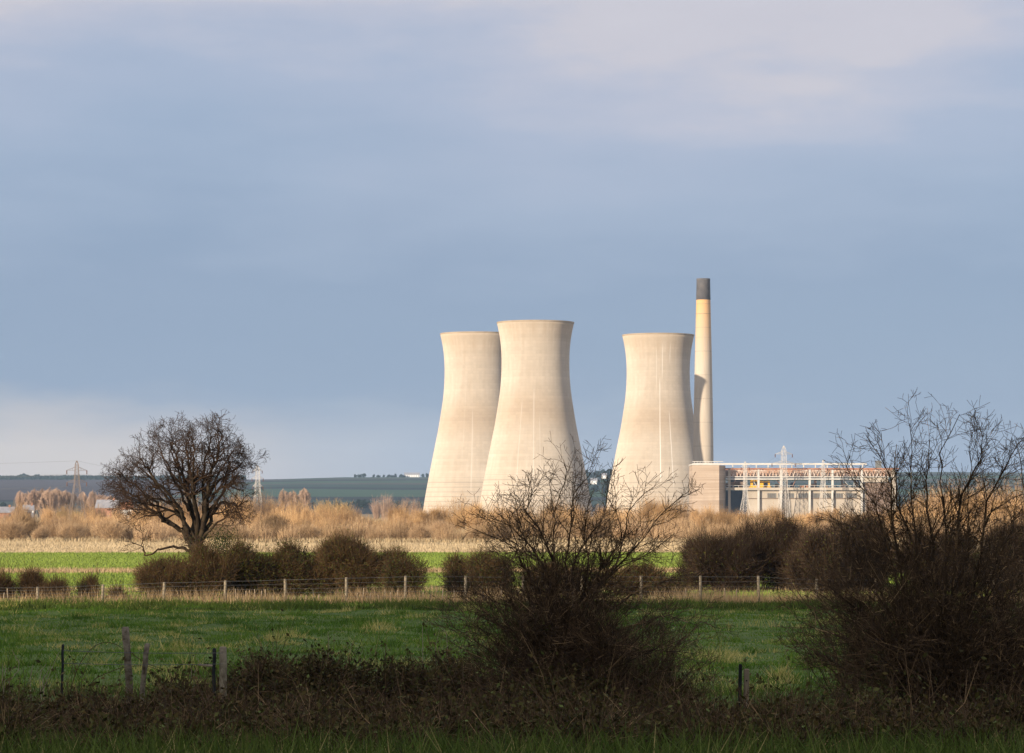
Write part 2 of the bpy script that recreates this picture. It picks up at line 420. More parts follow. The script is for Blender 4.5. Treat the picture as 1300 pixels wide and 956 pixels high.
m, nt, b = new_mat('chimney_concrete')
uv = N(nt, 'ShaderNodeUVMap').outputs[0]; sp = N(nt, 'ShaderNodeSeparateXYZ'); nt.links.new(uv, sp.inputs[0])
z = sp.outputs[1]
nz = noise(nt, mapping(nt, objco(nt), (.5, .5, .05)), 1.0, 5, .6)
col = mixc(nt, maprange(nt, nz, .3, .7), (.44, .37, .29), (.53, .46, .37))
col = mixc(nt, maprange(nt, math_(nt, 'ADD', z, maprange(nt, nz, .3, .7, -10, 10)), 84, 118, 0, .9), col, (.62, .35, .13))
jl = math_(nt, 'LESS_THAN', math_(nt, 'FRACT', math_(nt, 'MULTIPLY', z, 1 / 12.5)), .035)
col = mixc(nt, math_(nt, 'MULTIPLY', jl, .35), col, (.25, .21, .17))
nt.links.new(col, b.inputs['Base Color'])
CY = 1496; s = CY / F
ch = empty('chimney', ((892.9 - HX) * s, CY, 0), 'tall tapering concrete chimney with a dark top, beside the streaked tower', 'chimney')
cp = [(380, 9.0), (420, 9.9), (450, 10.7), (520, 12.1), (580, 12.9), (658, 13.8)]
lathe('shaft', [(h * s, max(EYE + (HY - y) * s, 0)) for y, h in cp][::-1], m, ch, 48)
capm = plain('chimney_cap_brick', (.085, .085, .095), (.14, .13, .13), .4)
zt, zb = EYE + (HY - 354) * s, EYE + (HY - 380) * s
lathe('cap', [(7.0 * s, zt - 5), (7.2 * s, zt + .1), (8.75 * s, zt + .1), (8.75 * s, zt - .8), (8.6 * s, zt - .9), (9.2 * s, zb - .3), (8.95 * s, zb - .35)][::-1], capm, ch, 48)
hoopm = plain('hoop_steel', (.2, .16, .12), (.28, .22, .16), 1.)
for zz in np.arange(20, zb, 12.5):
    rung = MB()
    rr = np.interp(zz, [0, zb], [13.8 * s, 9.0 * s]) + .05
    a = np.arange(49) * 2 * math.pi / 48
    rung.tube(np.stack((rr * np.cos(a), rr * np.sin(a), np.full(49, zz)), 1), .10, 4, False)
    rung.build('hoop', hoopm, ch)

# ------------------------------------------------------------------ power station
white = plain('white_paint_steel', (.48, .46, .42), (.60, .575, .53), .3)
rust = plain('rusty_red_steel', (.30, .11, .06), (.42, .24, .15), .25)
truss_m = plain('faded_pink_steel', (.46, .25, .15), (.68, .60, .52), .35)
cream = plain('cream_render', (.38, .325, .255), (.47, .41, .34), .12)
dark = plain('dark_blue_cladding', (.03, .045, .075), (.055, .07, .10), .15)
brown = plain('brown_cladding', (.15, .10, .075), (.22, .16, .12), .2)
louv = plain('grey_louvres', (.12, .13, .13), (.20, .20, .19), .5)
yel = plain('yellow_paint', (.70, .36, .02), (.78, .43, .03), .3)
m, nt, b = new_mat('banded_concrete')
oc = objco(nt)
ba = noise(nt, mapping(nt, oc, (.02, .02, .9)), 1.0, 4, .6); bb = noise(nt, mapping(nt, oc, (.3, .3, .06)), 1., 4)
col = mixc(nt, maprange(nt, ba, .38, .62), (.38, .29, .215), (.50, .40, .31))
col = mixc(nt, maprange(nt, bb, .5, .75, 0, .4), col, (.33, .25, .19))
nt.links.new(col, b.inputs['Base Color']); banded = m

BY = 1450.; s = BY / F
def bx(px): return (px - HX) * s
def bz(py): return EYE + (HY - py) * s
X0 = at(879, 646, 1440)[0]; X1 = at(913, 646, 1440)[0]; X2 = at(921, 646, 1453)[0]
z1 = bz(591)
blk = empty('boiler_house', (X0, 1440, 0), 'windowless concrete block standing at the foot of the chimney', 'building')
V = [(0, 0, 0), (X1 - X0, 0, 0), (X2 - X0, 13, 0), (X2 - X0, 26, 0), (0, 26, 0)]
V = np.array(V + [(a_, b_, z1) for a_, b_, _ in V])
mesh_obj('wall', V, [4,3,2,1,0, 5,6,7,8,9] + sum([[i, (i+1) % 5, (i+1) % 5 + 5, i + 5] for i in range(5)], []), [5, 5, 4, 4, 4, 4, 4], banded, blk)
mb = MB(); mb.box((-.3, -.3, z1 + .01), (X1 - X0 + .3, 26, z1 + .7)); mb.build('coping', white, blk)
mb = MB()
for q in np.linspace(1, X1 - X0 - 1, 9): mb.segs([(q, -.2, z1 + .7)], [(q, -.2, z1 + 1.7)], .12, .12)
mb.box((0, -.3, z1 + 1.7), (X1 - X0 + 2, -.1, z1 + 2.0)); mb.build('handrail', white, blk)

ps = empty('turbine_hall', (bx(920), BY, 0), 'stripped white steel frame of the turbine hall beside the concrete block', 'building')
OX = bx(920)
def part(name, mb, mat, parent=ps): return mb.build(name, mat, parent)
for px in (926, 963, 991.5, 1028, 1057, 1094):
    mb = MB(); cw = .52 if px != 926 else .6
    mb.box((bx(px) - OX - cw, 0, 0), (bx(px) - OX + cw, 1.2, bz(595)))
    part('column', mb, white if px != 926 else cream)
for px in (937, 972, 1005, 1042, 1076, 1118):
    mb = MB(); mb.box((bx(px) - OX - .45, 24, 0), (bx(px) - OX + .45, 25, bz(595))); part('rear_column', mb, brown)
for (a_, b_, yt, yb, dy, mt, nm) in ((879, 1100, 588.0, 590.2, -1.0, white, 'roof_beam'), (920, 1141, 594.2, 595.7, -.4, rust, 'roof_edge_beam'),
                                    (922, 1096, 607.4, 609.0, -.35, white, 'tie_beam'), (922, 1097, 619.0, 622.2, -.45, cream, 'crane_rail_beam'),
                                    (922, 1140, 604.7, 605.9, -.30, white, 'truss_chord'), (922, 1140, 608, 609.4, 24.2, brown, 'rear_tie_beam'),
                                    (922, 1140, 594.8, 596.2, 24.3, rust, 'rear_roof_beam'), (922, 1140, 619.5, 621.5, 24.2, brown, 'rear_rail_beam')):
    mb = MB(); mb.box((bx(a_) - OX, dy, bz(yb)), (bx(b_) - OX, dy + .9, bz(yt))); part(nm, mb, mt)
for a_, b_ in zip((926, 963, 991.5, 1028, 1057, 1094), (963, 991.5, 1028, 1057, 1094, 1138)):
    for dy, mt in ((.3, truss_m), (8, truss_m), (16, rust)):
        mb = MB(); n = int((b_ - a_) / 4.6); P = np.linspace(bx(a_) - OX + .7, bx(b_) - OX - .7, 2 * n + 1)
        zz = np.where(np.arange(2 * n + 1) % 2, bz(596), bz(604.5)); pts = np.stack((P, np.full(len(P), dy + .3), zz), 1)
        mb.segs(pts[:-1], pts[1:], .2, .2); 
        mb.box((P[0], dy, bz(598.2)), (P[-1], dy + .5, bz(597.2)))
        part('roof_truss', mb, mt)
for px in np.linspace(930, 1095, 12):
    mb = MB(); mb.box((bx(px) - OX - .25, -.8, bz(594)), (bx(px) - OX + .25, -.3, bz(590.3))); part('roof_prop', mb, white)
mb = MB(); mb.box((bx(949) - OX, 1.6, 0), (bx(1100) - OX, 2.1, bz(622.4))); part('wall', mb, cream)
mb = MB(); mb.box((bx(949) - OX, 1.2, bz(633.2)), (bx(1100) - OX, 1.58, bz(632.4))); part('string_course', mb, brown)
for a_, b_ in ((974.5, 985.5), (988, 996), (999.5, 1008), (1014, 1027), (1031, 1041), (1045, 1055), (1060, 1070), (1075, 1088)):
    mb = MB(); mb.box((bx(a_) - OX, 1.35, bz(632)), (bx(b_) - OX, 1.58, bz(626.2))); wd = part('window', mb, louv)
    mb = MB()
    for q in np.arange(bx(a_) - OX + .5, bx(b_) - OX, 1.0): mb.box((q - .09, 1.2, bz(631.8)), (q + .09, 1.34, bz(626.4)))
    part('glazing_bars', mb, brown, wd)
mb = MB(); mb.box((bx(921) - OX, 6, 0), (bx(949) - OX, 6.6, bz(622.5))); part('inner_wall', mb, dark)
mb = MB(); mb.box((bx(928) - OX, 7.2, bz(619)), (bx(946) - OX, 12, bz(609.5))); part('plant_casing', mb, dark)
mb = MB(); mb.tube([(bx(922) - OX, 4, bz(616)), (bx(935) - OX, 4, bz(613)), (bx(948) - OX, 4, bz(614))], 1.0, 8); part('duct', mb, brown)
mb = MB(); mb.box((bx(1095.5) - OX, .9, bz(605)), (bx(1133) - OX, 1.5, bz(597))); part('end_panel', mb, brown)
mb = MB(); mb.box((bx(1095.5) - OX, .6, bz(612)), (bx(1128) - OX, 1.2, bz(606.2))); part('end_panel', mb, cream)
mb = MB(); mb.box((bx(1095.5) - OX, 1.7, 0), (bx(1140) - OX, 2.4, bz(612.3))); part('end_wall', mb, brown)
mb = MB(); mb.box((bx(1132) - OX, -.1, 0), (bx(1137) - OX, 1.0, bz(596))); part('end_column', mb, cream)
mb = MB(); mb.box((bx(1114) - OX, 6, bz(596)), (bx(1121) - OX, 9, bz(584.5))); part('roof_vent', mb, louv)
mb = MB(); mb.box((bx(922) - OX, 20, bz(606)), (bx(1138) - OX, 20.6, bz(596.5))); part('dark_void_sheet', mb, MATS['brown_cladding'])  # dark sheet added behind the trusses in place of the shaded roof void
g_ = np.random.default_rng(8)
for px in np.linspace(930, 1090, 18):
    w_ = g_.uniform(.8, 2.6); a_ = bx(px + g_.uniform(-3, 3)) - OX; hh = g_.uniform(1.0, 3.0)
    mb = MB(); mb.box((a_, g_.uniform(4, 14), bz(619)), (a_ + w_, 15, bz(619) + hh)); part('machinery', mb, MATS[('dark_blue_cladding', 'brown_cladding', 'grey_louvres', 'rusty_red_steel')[g_.integers(4)]])
for px in np.linspace(931, 1092, 26):
    mb = MB(); a_ = bx(px) - OX; mb.box((a_ - .07, -.7, bz(619)), (a_ + .07, -.56, bz(616.4))); part('guard_rail_post', mb, white)
mb = MB(); mb.box((bx(922) - OX, -.72, bz(616.6)), (bx(1096) - OX, -.55, bz(616.2))); part('guard_rail', mb, white)
for px in (935, 955, 984, 1012, 1035, 1049, 1070, 1086):
    mb = MB(); a_ = bx(px) - OX; mb.segs([(a_, 3, bz(607))], [(a_ + g_.uniform(-5, 5), 3, bz(619))], .18, .18); part('brace', mb, MATS[('white_paint_steel', 'rusty_red_steel')[g_.integers(2)]])
cr = empty('crane', (bx(952), BY + 5, 0), 'yellow overhead crane machinery between two white columns of the turbine hall', 'crane')
OC = bx(952)
def cab(a_, b_, yt, yb):
    mb = MB(); x0, x1, zz0, zz1 = bx(a_) - OC, bx(b_) - OC, bz(yb), bz(yt)
    mb.box((x0, 0, zz0), (x1, 3, zz1)); mb.box((x0 - .3, -.2, zz0), (x1 + .3, 3.2, zz0 + .7)); mb.box((x0, -.15, zz1 - .5), (x1, 3.1, zz1 + .2))
    c = mb.build('cab', yel, cr)
    mb = MB(); xm = (x0 + x1) / 2 + .4; zm = (zz0 + zz1) / 2
    mb.box((xm - .9, -.3, zm - .8), (xm + .9, -.02, zm + .9)); mb.build('cab_window', dark, c)
cab(954, 962.5, 609.5, 619); cab(966, 978.5, 611, 619)
mb = MB(); mb.box((bx(952) - OC, 1, bz(619)), (bx(981) - OC, 2, bz(617.6))); mb.build('girder', yel, cr)

# ------------------------------------------------------------------ pylons and cables
pym = plain('galvanised_steel_warm', (.19, .15, .12), (.26, .205, .17), .4, .6)
pyw = plain('galvanised_steel_pale', (.50, .47, .43), (.60, .57, .53), .4, .6)
insm = plain('insulator_brown', (.10, .05, .04), (.16, .08, .06), 1., .4)
def pylon(px, Y, ytop, base_w, waist, waist_w, arms, r, mat, label, rot=.35):
    h = EYE + (HY - ytop) * Y / F
    X0 = (px - HX) * Y / F
    p = empty('pylon', (X0, Y, 0), label, 'pylon', 'electricity pylons')
    p.rotation_euler.z = rot
    def wd(z): return np.interp(z, [0, waist * h, h * .94, h], [base_w / 2, waist_w / 2, waist_w / 2 * .62, .15])
    lv = np.concatenate((np.linspace(0, waist * h, 6), np.linspace(waist * h, h * .94, 7)[1:], [h]))
    P0, P1 = [], []
    cs = ((-1, -1), (1, -1), (1, 1), (-1, 1))
    for a_, b_ in zip(lv[:-1], lv[1:]):
        for i in range(4):
            j = (i + 1) % 4; wa, wb = wd(a_), wd(b_)
            c0 = np.array((cs[i][0] * wa, cs[i][1] * wa, a_)); c1 = np.array((cs[i][0] * wb, cs[i][1] * wb, b_))
            e0 = np.array((cs[j][0] * wa, cs[j][1] * wa, a_)); e1 = np.array((cs[j][0] * wb, cs[j][1] * wb, b_))
            P0 += [c0, c0, e0, c1]; P1 += [c1, e1, c1, e1]
    P0 = np.array(P0); P1 = np.array(P1); legs = np.arange(len(P0)) % 4 == 0
    mb = MB(); mb.segs(P0[legs], P1[legs], r, r); mb.build('leg_frame', mat, p)
    mb = MB(); mb.segs(P0[~legs], P1[~legs], r * .5, r * .5); mb.build('bracing', mat, p)
    tips = []
    for za, half in arms:
        z = za * h
        for sx in (-1, 1):
            mb = MB(); w_ = wd(z); tip = np.array((sx * half, 0, z))
            up = z + 1.3
            for sy in (-1, 1):
                mb.segs([(sx * w_, sy * w_, z), (sx * w_ * .9, sy * w_ * .9, up)], [tip, tip], r * .7, r * .6)
                for q in (.3, .6): mb.segs([np.array((sx * w_, sy * w_, z)) * (1 - q) + tip * q], [np.array((sx * w_, sy * w_, up)) * (1 - q) + tip * q], r * .4, r * .4)
            arm = mb.build('crossarm', mat, p)
            mb = MB(); mb.tube([tip, tip - (0, 0, 1.6)], .22, 6); mb.build('insulator', insm, arm)
            a_ = rot; t3 = tip - (0, 0, 1.6)
            tips.append(np.array((X0 + t3[0] * math.cos(a_) - t3[1] * math.sin(a_), Y + t3[0] * math.sin(a_) + t3[1] * math.cos(a_), t3[2])))
    tips.append(np.array((X0, Y, h)))
    return tips
t1 = pylon(97.5, 1150, 585, 6.4, .62, 2.0, [(.84, 4.1), (.64, 4.0)], .10, pym, 'brown lattice pylon standing alone among orange trees, left of the big bare tree')
t2 = pylon(327, 1560, 591, 5.6, .5, 2.6, [(.9, 2.6), (.75, 3.2), (.6, 2.7)], .11, pyw, 'distant pale pylon just right of the big bare tree')
t3 = pylon(995, 1440, 566, 5.4, .45, 2.8, [(.885, 4.8), (.755, 6.6)], .12, pyw, 'tallest pale pylon, standing in front of the turbine hall frame')
t4 = pylon(946, 1425, 586, 5.2, .4, 1.7, [(.9, 2.2)], .12, pyw, 'short leaning-legged pylon between the concrete block and the yellow crane')
t5 = pylon(1045, 1435, 584, 3.6, .6, 1.7, [(.86, 2.4)], .10, pyw, 'slim pale pylon by the right half of the turbine hall')
cabm = plain('cable_grey', (.16, .16, .17), (.2, .2, .2), 1.)
def cable(a_, b_, sag, label, r=.03):
    n = 24; q = np.linspace(0, 1, n)[:, None]
    P = a_ * (1 - q) + b_ * q; P[:, 2] -= sag * 4 * (q * (1 - q))[:, 0]
    mb = MB(); mb.tube(P, r, 4); o = mb.build('power_cable', cabm, origin=a_)
    tag(o, label, 'cable', 'overhead power cables')
far_l = [p + np.array((-260, -60, 2)) for p in t1]
for i in range(5):
    cable(t1[i], far_l[i], 3.5, 'thin power cable running left from the brown pylon among orange trees')
    cable(t1[i], t2[i] if i < 4 else t2[6], 5, 'thin power cable strung between the brown pylon and the distant pale pylon')
for i in (0, 1, 2, 3):
    cable(t3[i], t4[i % 3], 1.5, 'thin power cable sloping from the tallest pylon to the short pylon')
    cable(t3[i], t5[i % 3], 1.5, 'thin power cable sloping from the tallest pylon to the slim pylon')

# ------------------------------------------------------------------ houses
hw = plain('white_render', (.72, .71, .68), (.80, .79, .77), .5)
brick = plain('red_brick', (.28, .14, .09), (.36, .19, .12), 1.)
slate = plain('slate_grey_roof', (.20, .20, .22), (.30, .29, .30), .6)
tile = plain('red_tile_roof', (.28, .12, .07), (.35, .17, .10), .6)
glass = plain('dark_window_glass', (.03, .035, .04), (.05, .055, .06), .4, .2)
def house(px, Y, z0, wid, dep, hw_, hr, wall, roof, label, rot=0, chim=True, cat='house'):
    h = empty('house', ((px - HX) * Y / F, Y, z0), label, cat)
    h.rotation_euler.z = rot
    x, y = wid / 2, dep / 2
    V = [(-x,-y,0),(x,-y,0),(x,y,0),(-x,y,0),(-x,-y,hw_),(x,-y,hw_),(x,y,hw_),(-x,y,hw_),(-x,0,hw_+hr),(x,0,hw_+hr)]
    mesh_obj('wall', V, [0,1,5,4, 2,3,7,6, 1,2,6,9,5, 3,0,4,8,7], [4,4,5,5], wall, h)
    o = .35; t_ = .25
    V = np.array([(-x-o,-y-o,hw_-.2),(x+o,-y-o,hw_-.2),(x+o,0,hw_+hr+.15),(-x-o,0,hw_+hr+.15),(x+o,y+o,hw_-.2),(-x-o,y+o,hw_-.2)])
    V = np.concatenate((V, V + (0, 0, t_)))
    rf = mesh_obj('roof', V, [1,0,3,2, 2,3,5,4, 6,7,8,9, 9,8,10,11, 0,1,7,6, 4,5,11,10, 0,6,9,3, 3,9,11,5, 1,2,8,7, 2,4,10,8], [4]*10, roof, h)
    if chim:
        mb = MB(); mb.box((x * .5, -.4, hw_ + hr - .5), (x * .5 + .8, .4, hw_ + hr + 1.2)); mb.build('chimney', brick, rf)
    n = max(2, int(wid / 3.5))
    for q in np.linspace(-x + 1.5, x - 1.5, n):
        mb = MB(); mb.box((q - .5, -y - .06, hw_ * .4), (q + .5, -y + .05, hw_ * .8)); mb.build('window', glass, h)
    mb = MB(); mb.box((x * .1, -y - .07, 0), (x * .1 + 1, -y + .05, 2.1)); mb.build('door', brown, h)
house(36, 1190, 0, 4.2, 4, 4.2, 1.8, hw, slate, 'small white house glimpsed among orange trees left of the brown pylon', .2)
house(4, 1180, 0, 9, 6, 3.2, 2.0, brick, slate, 'low brick house with a grey roof at the left edge of the photo', .1)
house(137, 1200, 0, 9, 6, 5.2, 3.0, brick, slate, 'brick house with a grey roof between the brown pylon and the big bare tree', -.1)
house(158, 1230, 0, 7, 6, 4.6, 2.6, hw, tile, 'low pale house with a red roof, partly behind the big bare tree', .1)
house(523, 5050, hill_z(-178, 5050) - 1, 27, 10, 6, 3.5, hw, slate, 'long white farmhouse on the skyline left of the cooling towers', 0, False)
house(754, 3950, hill_z(114, 3950), 9, 7, 5, 3, hw, slate, 'tiny white house on the wooded hill, lower of two between the towers', 0, False)
house(767, 4300, hill_z(140, 4300) + 1, 8, 7, 5, 3, hw, slate, 'tiny white house on the wooded hill, higher of two between the towers', 0, False)

# ------------------------------------------------------------------ plants: generators
def lobes(rng, rx, ry, h, n):
    """uneven outline: n overlapping balls inside a dome"""
    P = []
    for _ in range(n):
        a = rng.uniform(0, 2 * np.pi); q = math.sqrt(rng.uniform(0, 1)) * .72
        z = rng.uniform(.25, .78) * (1 - .35 * q)
        rad = rng.uniform(.17, .40)
        P.append((rx * q * math.cos(a), ry * q * math.sin(a), h * z, rad))
    return P
def bush(rng, rx, ry, h, twigs, leaves, r, tl=.6, leaf=.05, up=.8, lob=12, stems=24):
    """wood segments and leaf positions of a shrub rx by ry by h metres"""
    LB = lobes(rng, rx, ry, h, lob)
    P0, P1, A0, A1, T = [], [], [], [], []
    for i in range(stems):
        l = LB[rng.integers(len(LB))]
        b0 = np.array((rng.normal(0, rx * .22), rng.normal(0, ry * .22), 0))
        e = np.array((l[0], l[1], l[2])) + rng.normal(0, 1, 3) * (rx * .15, ry * .15, h * .1)
        mid = b0 * .5 + e * .5 + rng.normal(0, .06, 3) * h; mid[2] = max(mid[2], .1)
        for p, q, ra, rb in ((b0, mid, r * 4, r * 3), (mid, e, r * 3, r * 1.3)):
            P0.append(p); P1.append(q); A0.append(ra); A1.append(rb); T.append(rng.uniform(.1, .5))
    li = rng.integers(len(LB), size=twigs); LA = np.array(LB)[li]
    d = rng.normal(size=(twigs, 3)); d /= np.linalg.norm(d, axis=1, keepdims=True)
    rad = rng.uniform(.35, 1, twigs) ** .6
    c = LA[:, :3] + d * (LA[:, 3] * rad)[:, None] * (rx, ry, h * .8)
    c[:, 2] = np.abs(c[:, 2])
    dirv = d * .9 + rng.normal(0, .55, (twigs, 3)); dirv[:, 2] += up
    dirv /= np.linalg.norm(dirv, axis=1, keepdims=True)
    ln = tl * rng.uniform(.5, 1.5, twigs)
    sh = rng.random(twigs) < .035; ln[sh] *= 2.3; dirv[sh] += (0, 0, .8); dirv /= np.linalg.norm(dirv, axis=1, keepdims=True)
    bend = rng.normal(0, .22, (twigs, 3))
    m_ = c + dirv * (ln * .5)[:, None]; e = m_ + (dirv + bend) * (ln * .5)[:, None]
    s0 = c - dirv * (ln * .25)[:, None]
    tn = np.clip(rng.normal(.5, .22, twigs), 0, 1)
    mb = MB()
    mb.segs(np.array(P0), np.array(P1), A0, A1, 5, T)
    mb.segs(s0, m_, r * 1.0, r * .8, 3, tn); mb.segs(m_, e, r * .8, r * .25, 3, tn)
    # side spurs
    k2 = rng.random(twigs) < .7; sd = rng.normal(size=(twigs, 3)) * .6 + dirv; sd /= np.linalg.norm(sd, axis=1, keepdims=True)
    mb.segs(m_[k2], (m_ + sd * (ln * .45)[:, None])[k2], r * .6, r * .2, 3, tn[k2])
    lf = None
    if leaves:
        q = rng.integers(twigs, size=leaves)
        lf = MB(); lf.leaves(s0[q] + (e - s0[q] * 0 - s0)[q] * rng.random((leaves, 1)) if False else s0[q] + (e[q] - s0[q]) * rng.random((leaves, 1)) + rng.normal(0, leaf * .6, (leaves, 3)),
                             leaf * rng.uniform(.6, 1.3, leaves), rng, np.clip(rng.normal(.5, .25, leaves), 0, 1))
    return mb, lf
def withies(rng, rx, ry, h, stems, r, side=9):
    """feathery thicket: many upright rods of unequal height, each with thin rising side shoots"""
    a = rng.uniform(0, 2 * np.pi, stems); q = np.sqrt(rng.random(stems))
    b0 = np.stack((rx * q * np.cos(a), ry * q * np.sin(a), np.zeros(stems)), 1)
    H = h * (1 - .55 * q ** 2.2) * rng.uniform(.5, 1.08, stems) * (1 + .12 * np.sin(b0[:, 0] * 2.3 + rng.uniform(0, 6)))
    out = np.stack((np.cos(a) * q * .28, np.sin(a) * q * .28, np.zeros(stems)), 1) + rng.normal(0, .09, (stems, 3)) * (1, 1, 0)
    tn = np.clip(rng.normal(.45, .27, stems), 0, 1)
    mb = MB(); pts = [b0]
    for k_ in (1, 2, 3):
        t_ = k_ / 3; pts.append(b0 + out * (H * t_ ** 1.5)[:, None] + rng.normal(0, .03, (stems, 3)) * (H * t_)[:, None] * (1, 1, 0) + np.stack((0 * H, 0 * H, H * t_), 1))
    for k_ in range(3): mb.segs(pts[k_], pts[k_ + 1], r * (1.5, 1.1, .7)[k_], r * (1.1, .7, .2)[k_], 3, tn)
    i = np.repeat(np.arange(stems), side); t_ = rng.uniform(.25, .97, len(i)); f = t_ * 3; k_ = np.minimum(f.astype(int), 2); f = (f - k_)[:, None]
    P = np.array(pts); c = P[k_, i] * (1 - f) + P[k_ + 1, i] * f
    d = rng.normal(0, .42, (len(i), 3)); d[:, 2] = rng.uniform(.5, 1.2, len(i)); d /= np.linalg.norm(d, axis=1, keepdims=True)
    ln = (H[i] * rng.uniform(.07, .26, len(i)) * (1.1 - .5 * t_))[:, None]
    mb.segs(c, c + d * ln, r * .75, r * .2, 3, np.clip(tn[i] + rng.normal(0, .12, len(i)), 0, 1))
    return mb, None
def broom(rng, h, rad, twigs, r, low=.2, shape=.5, spread=.5):
    """upright bare tree: trunk + rising branches whose tips fill an uneven crown"""
    tr = MB(); cr_ = MB()
    pts = np.array([(rng.normal(0, .012) * h * i, rng.normal(0, .012) * h * i, h * .8 * i / 6) for i in range(7)])
    tr.tube(pts, np.linspace(r * 7, r * 1.5, 7), 6)
    nb = 34; P0, P1, A0, A1 = [], [], [], []; ends = []
    for i in range(nb):
        t_ = rng.uniform(low * .6, .75); a = rng.uniform(0, 2 * np.pi)
        b0 = np.array([np.interp(t_ * h, pts[:, 2], pts[:, k_]) for k_ in (0, 1)] + [t_ * h])
        rr = rad * rng.uniform(.35, 1.) * math.sin(math.pi * min(1, .18 + .75 * (t_ + .15))) ** shape
        e = b0 + np.array((rr * math.cos(a), rr * math.sin(a), (1 - t_) * h * rng.uniform(.3, .85)))
        m_ = b0 * .5 + e * .5 + np.array((.2 * rr * math.cos(a), .2 * rr * math.sin(a), -.03 * h))
        P0 += [b0, m_]; P1 += [m_, e]; A0 += [r * 2.6, r * 2]; A1 += [r * 2, r]
        ends.append((b0, m_, e))
    keep_ = np.array(P1)[:, 2] < h * .86
    cr_.segs(np.array(P0)[keep_], np.array(P1)[keep_], np.array(A0)[keep_], np.array(A1)[keep_], 4, rng.uniform(.1, .4, keep_.sum()))
    def squeeze(P):
        q = np.clip(P[:, 2] / h, 0, 1); lim = rad * np.sin(np.pi * (.06 + .94 * q)) ** .55 + .05
        rr = np.hypot(P[:, 0], P[:, 1]); f = np.minimum(1, lim * rng.uniform(.35, 1.18, len(P)) / np.maximum(rr, 1e-6))
        P = P.copy(); P[:, 0] *= f; P[:, 1] *= f; P[:, 2] = np.minimum(P[:, 2], h * (1.02 - .35 * (rr * f / rad) ** 2) * rng.uniform(.78, 1.04, len(P)))
        return P
    E_ = np.array(ends); i = rng.integers(nb, size=twigs); q = rng.uniform(.15, 1, (twigs, 1))
    c = np.where(q < .5, E_[i, 0] + (E_[i, 1] - E_[i, 0]) * q * 2, E_[i, 1] + (E_[i, 2] - E_[i, 1]) * (q * 2 - 1))
    d = (E_[i, 2] - E_[i, 1]); d /= np.linalg.norm(d, axis=1, keepdims=True)
    d = d * .6 + rng.normal(0, spread, (twigs, 3)); d[:, 2] += .45; d /= np.linalg.norm(d, axis=1, keepdims=True)
    ln = h * rng.uniform(.05, .16, twigs)[:, None]
    m_ = c + d * ln * .5; e = m_ + (d + rng.normal(0, .25, (twigs, 3))) * ln * .5
    c, m_, e = squeeze(c), squeeze(m_), squeeze(e)
    tn = np.clip(rng.normal(.55, .2, twigs), 0, 1)
    cr_.segs(c, m_, r * .9, r * .7, 3, tn); cr_.segs(m_, e, r * .7, r * .2, 3, tn)
    return tr, cr_

def grow(rnd, p, d, L, r, lev, out, P):
    """recursive branch; out gets (p0, p1, r0, r1, level)"""
    n = max(2, int(L / P['seg'][lev])); st = L / n; pts = [p]; rs = [r]
    for i in range(n):
        j = P['jit'][lev]
        d = Vector((d.x + rnd.gauss(0, j), d.y + rnd.gauss(0, j), d.z + rnd.gauss(0, j) + P['trop'][lev])).normalized()
        q = p + d * st; r2 = max(r * (1 - (i + 1) / n * P['taper']), P['rmin'])
        out.append((p, q, rs[-1], r2, lev)); p = q; pts.append(p); rs.append(r2)
    if lev + 1 < P['levels']: children(rnd, pts, rs, L, lev, out, P)
def children(rnd, pts, rs, L, lev, out, P, start=None, num=None):
    n = len(pts) - 1; num = num or max(1, int(P['num'][lev] * L + rnd.random()))
    for _ in range(num):
        s_0 = start if start is not None else P['start'][lev]; t_ = (s_0 + (1 - s_0) * rnd.random() ** P.get('bias', 1.)) * n; i = min(int(t_), n - 1); f = t_ - i
        p = pts[i].lerp(pts[i + 1], f); dd = (pts[i + 1] - pts[i]).normalized()
        side = Vector((rnd.gauss(0, 1), rnd.gauss(0, 1), rnd.gauss(0, 1)))
        side = (side - dd * side.dot(dd)).normalized()
        an = R(rnd.uniform(*P['ang'][lev])); d2 = dd * math.cos(an) + side * math.sin(an)
        l2 = P['len'][lev] * rnd.uniform(.55, 1.3) * (1.15 - .5 * t_ / n)
        r2 = min((rs[i] * .62), P['rad'][lev])
        grow(rnd, p, d2, l2, r2, lev + 1, out, P)
def px_limb(rnd, pts, Y, r0, r1, depth, out, P, start=.25, num=None, wig=.03):
    """a main limb whose course is read off the photograph, drifting in depth by depth metres"""
    W = [Vector(at(px, py, Y)) for px, py in pts]
    n0 = len(W); fine = []
    for a_, b_ in zip(W[:-1], W[1:]):
        for q in (0, .34, .67): fine.append(a_.lerp(b_, q))
    fine.append(W[-1]); n = len(fine) - 1
    acc = [p + Vector((rnd.gauss(0, wig), depth * (i / n) ** 1.2 + rnd.gauss(0, wig), rnd.gauss(0, wig))) if i else p for i, p in enumerate(fine)]
    rs = [r0 + (r1 - r0) * (i / n) ** .8 for i in range(n + 1)]
    for i in range(n): out.append((acc[i], acc[i + 1], rs[i], rs[i + 1], -1))
    L = sum((acc[i + 1] - acc[i]).length for i in range(n))
    children(rnd, acc, rs, L, 0, out, P, start, num)
